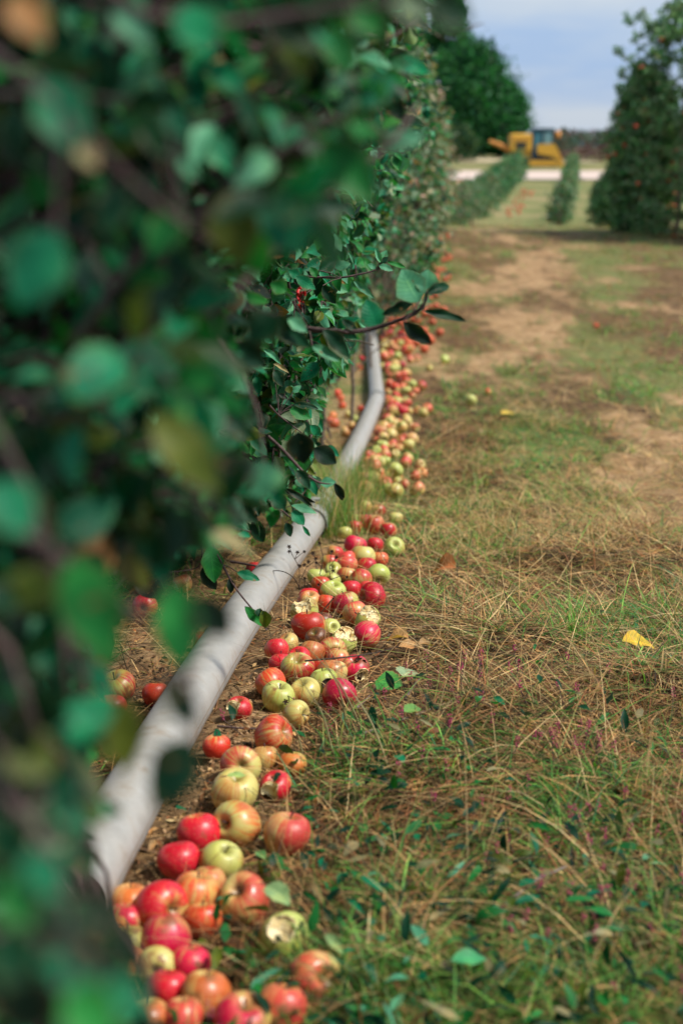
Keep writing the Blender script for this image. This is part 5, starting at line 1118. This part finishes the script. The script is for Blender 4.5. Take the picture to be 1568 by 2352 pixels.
V, F, c, uv = leaf_geo(np.stack([x, yy, z], 1), rdir(n), rdir(n, .5), .8*(.6+.8*RS.rand(n)), .5*(.6+.8*RS.rand(n)), RS.rand(n)*.5, RS.rand(n)*.4, rand_tints(n, {'Q': 4, 'D': 4, 'P': 1}), 2, 1)
tag(mesh_np('far_hedge', V, F, M_leaf_far, None, c, uv), 'dim blue green hedge behind the pines', 'hedge', kind='stuff')
# machine
MD = 140; mxx = at_far(1200, MD); mo = empty('earthmover', (mxx, MD, float(gz(mxx, MD)))); tag(mo, 'yellow tracked earthmover with blue green glass cab beyond the gravel road', 'construction machine')
k = MD/FPX; X = lambda u: (u-1200)*k; Z = lambda v: (380-v)*k
MB().box(X(1157), X(1204), -1, 1, Z(348), Z(309), .14).build('engine_cover', M_yellow, mo)
MB().box(X(1160), X(1200), -1.03, 1.03, Z(322), Z(320), 0).build('cover_rail', M_orange, mo)
MB().box(X(1165), X(1262), -.8, .8, Z(366), Z(346), .1).build('chassis', M_yellow, mo)
cab = MB().box(X(1204), X(1252), -.85, .85, Z(364), Z(302), .12, .12).build('cab', M_glass, mo)
MB().box(X(1203), X(1254), -.95, .95, Z(302)+.004, Z(297), .06).build('cab_roof', simple('cab_paint', (.02, .07, .09), .5), cab)
wn = simple('cab_window_glass', (.16, .30, .32), .15, 0, .2, 1)
MB().box(X(1230), X(1248), -.90, -.87, Z(343), Z(307), .02).build('window', wn, cab)
MB().box(X(1209), X(1224), -.90, -.87, Z(345), Z(309), .02).build('window', simple('door_glass', (.05, .17, .21), .15, 0, .2, 1), cab)
MB().box(X(1212), X(1256), -1.2, -.82, Z(362), Z(353), .02).build('dark_gap_box', M_dark, mo)  # added dark box painting the shaded gap between hood and chassis
MB().box(X(1168), X(1192), -1.04, -1.005, Z(341), Z(327), .01).build('grille', M_dark, mo)
fr = simple('cab_frame_paint', (.01, .035, .045), .5)
for xx in (X(1206), X(1227), X(1250)):
    p_ = MB()
    p_.box(xx-.07, xx+.07, -.92, -.80, Z(360), Z(302), 0)
    p_.build('cab_pillar', fr, cab)
MB().extr([(X(1215), Z(332)), (X(1252), Z(330)), (X(1262), Z(345)), (X(1276), Z(376)), (X(1268), Z(378)), (X(1250), Z(358)), (X(1216), Z(352))], -1.25, -.95).build('loader_arm', M_yellow, mo)
MB().extr([(X(1262), Z(356)), (X(1277), Z(380)), (X(1257), Z(380)), (X(1256), Z(372))], -1.3, 1.3).build('bucket', M_yellow, mo)
def stad(x0, x1, z0, z1, n=8):
    r = (z1-z0)/2; out = []
    for i in range(n+1): a = math.pi/2-math.pi*i/n; out.append((x1-r+r*math.cos(a), z0+r+r*math.sin(a)))
    for i in range(n+1): a = -math.pi/2-math.pi*i/n; out.append((x0+r+r*math.cos(a), z0+r+r*math.sin(a)))
    return out
for s_ in (-1, 1):
    t_ = MB().extr(stad(X(1160), X(1264), 0.0, Z(362)), s_*1.15-.2, s_*1.15+.2).build('track', M_dark, mo)
    MB().extr(stad(X(1196), X(1262), 0.12, Z(366)), s_*1.15-.23, s_*1.15+.23).build('track_frame', M_yellow, t_)
lamp = MB().tube([(X(1263), 0, Z(318)), (X(1263), 0, Z(304))], [.3, .33], 14).build('work_lamp', M_orange, mo, True)
MB().tube([(X(1250), 0, Z(312)), (X(1262), 0, Z(311))], .06).build('lamp_bracket', M_yellow, mo)
MB().tube([(X(1160), 0, Z(345)), (X(1135), 0, Z(333)), (X(1112), 0, Z(325))], [.28, .22, .15], 10).build('boom', M_orange, mo)
MB().tube([(X(1180), .4, Z(310)), (X(1180), .4, Z(302))], .08).build('exhaust', M_dark, mo)
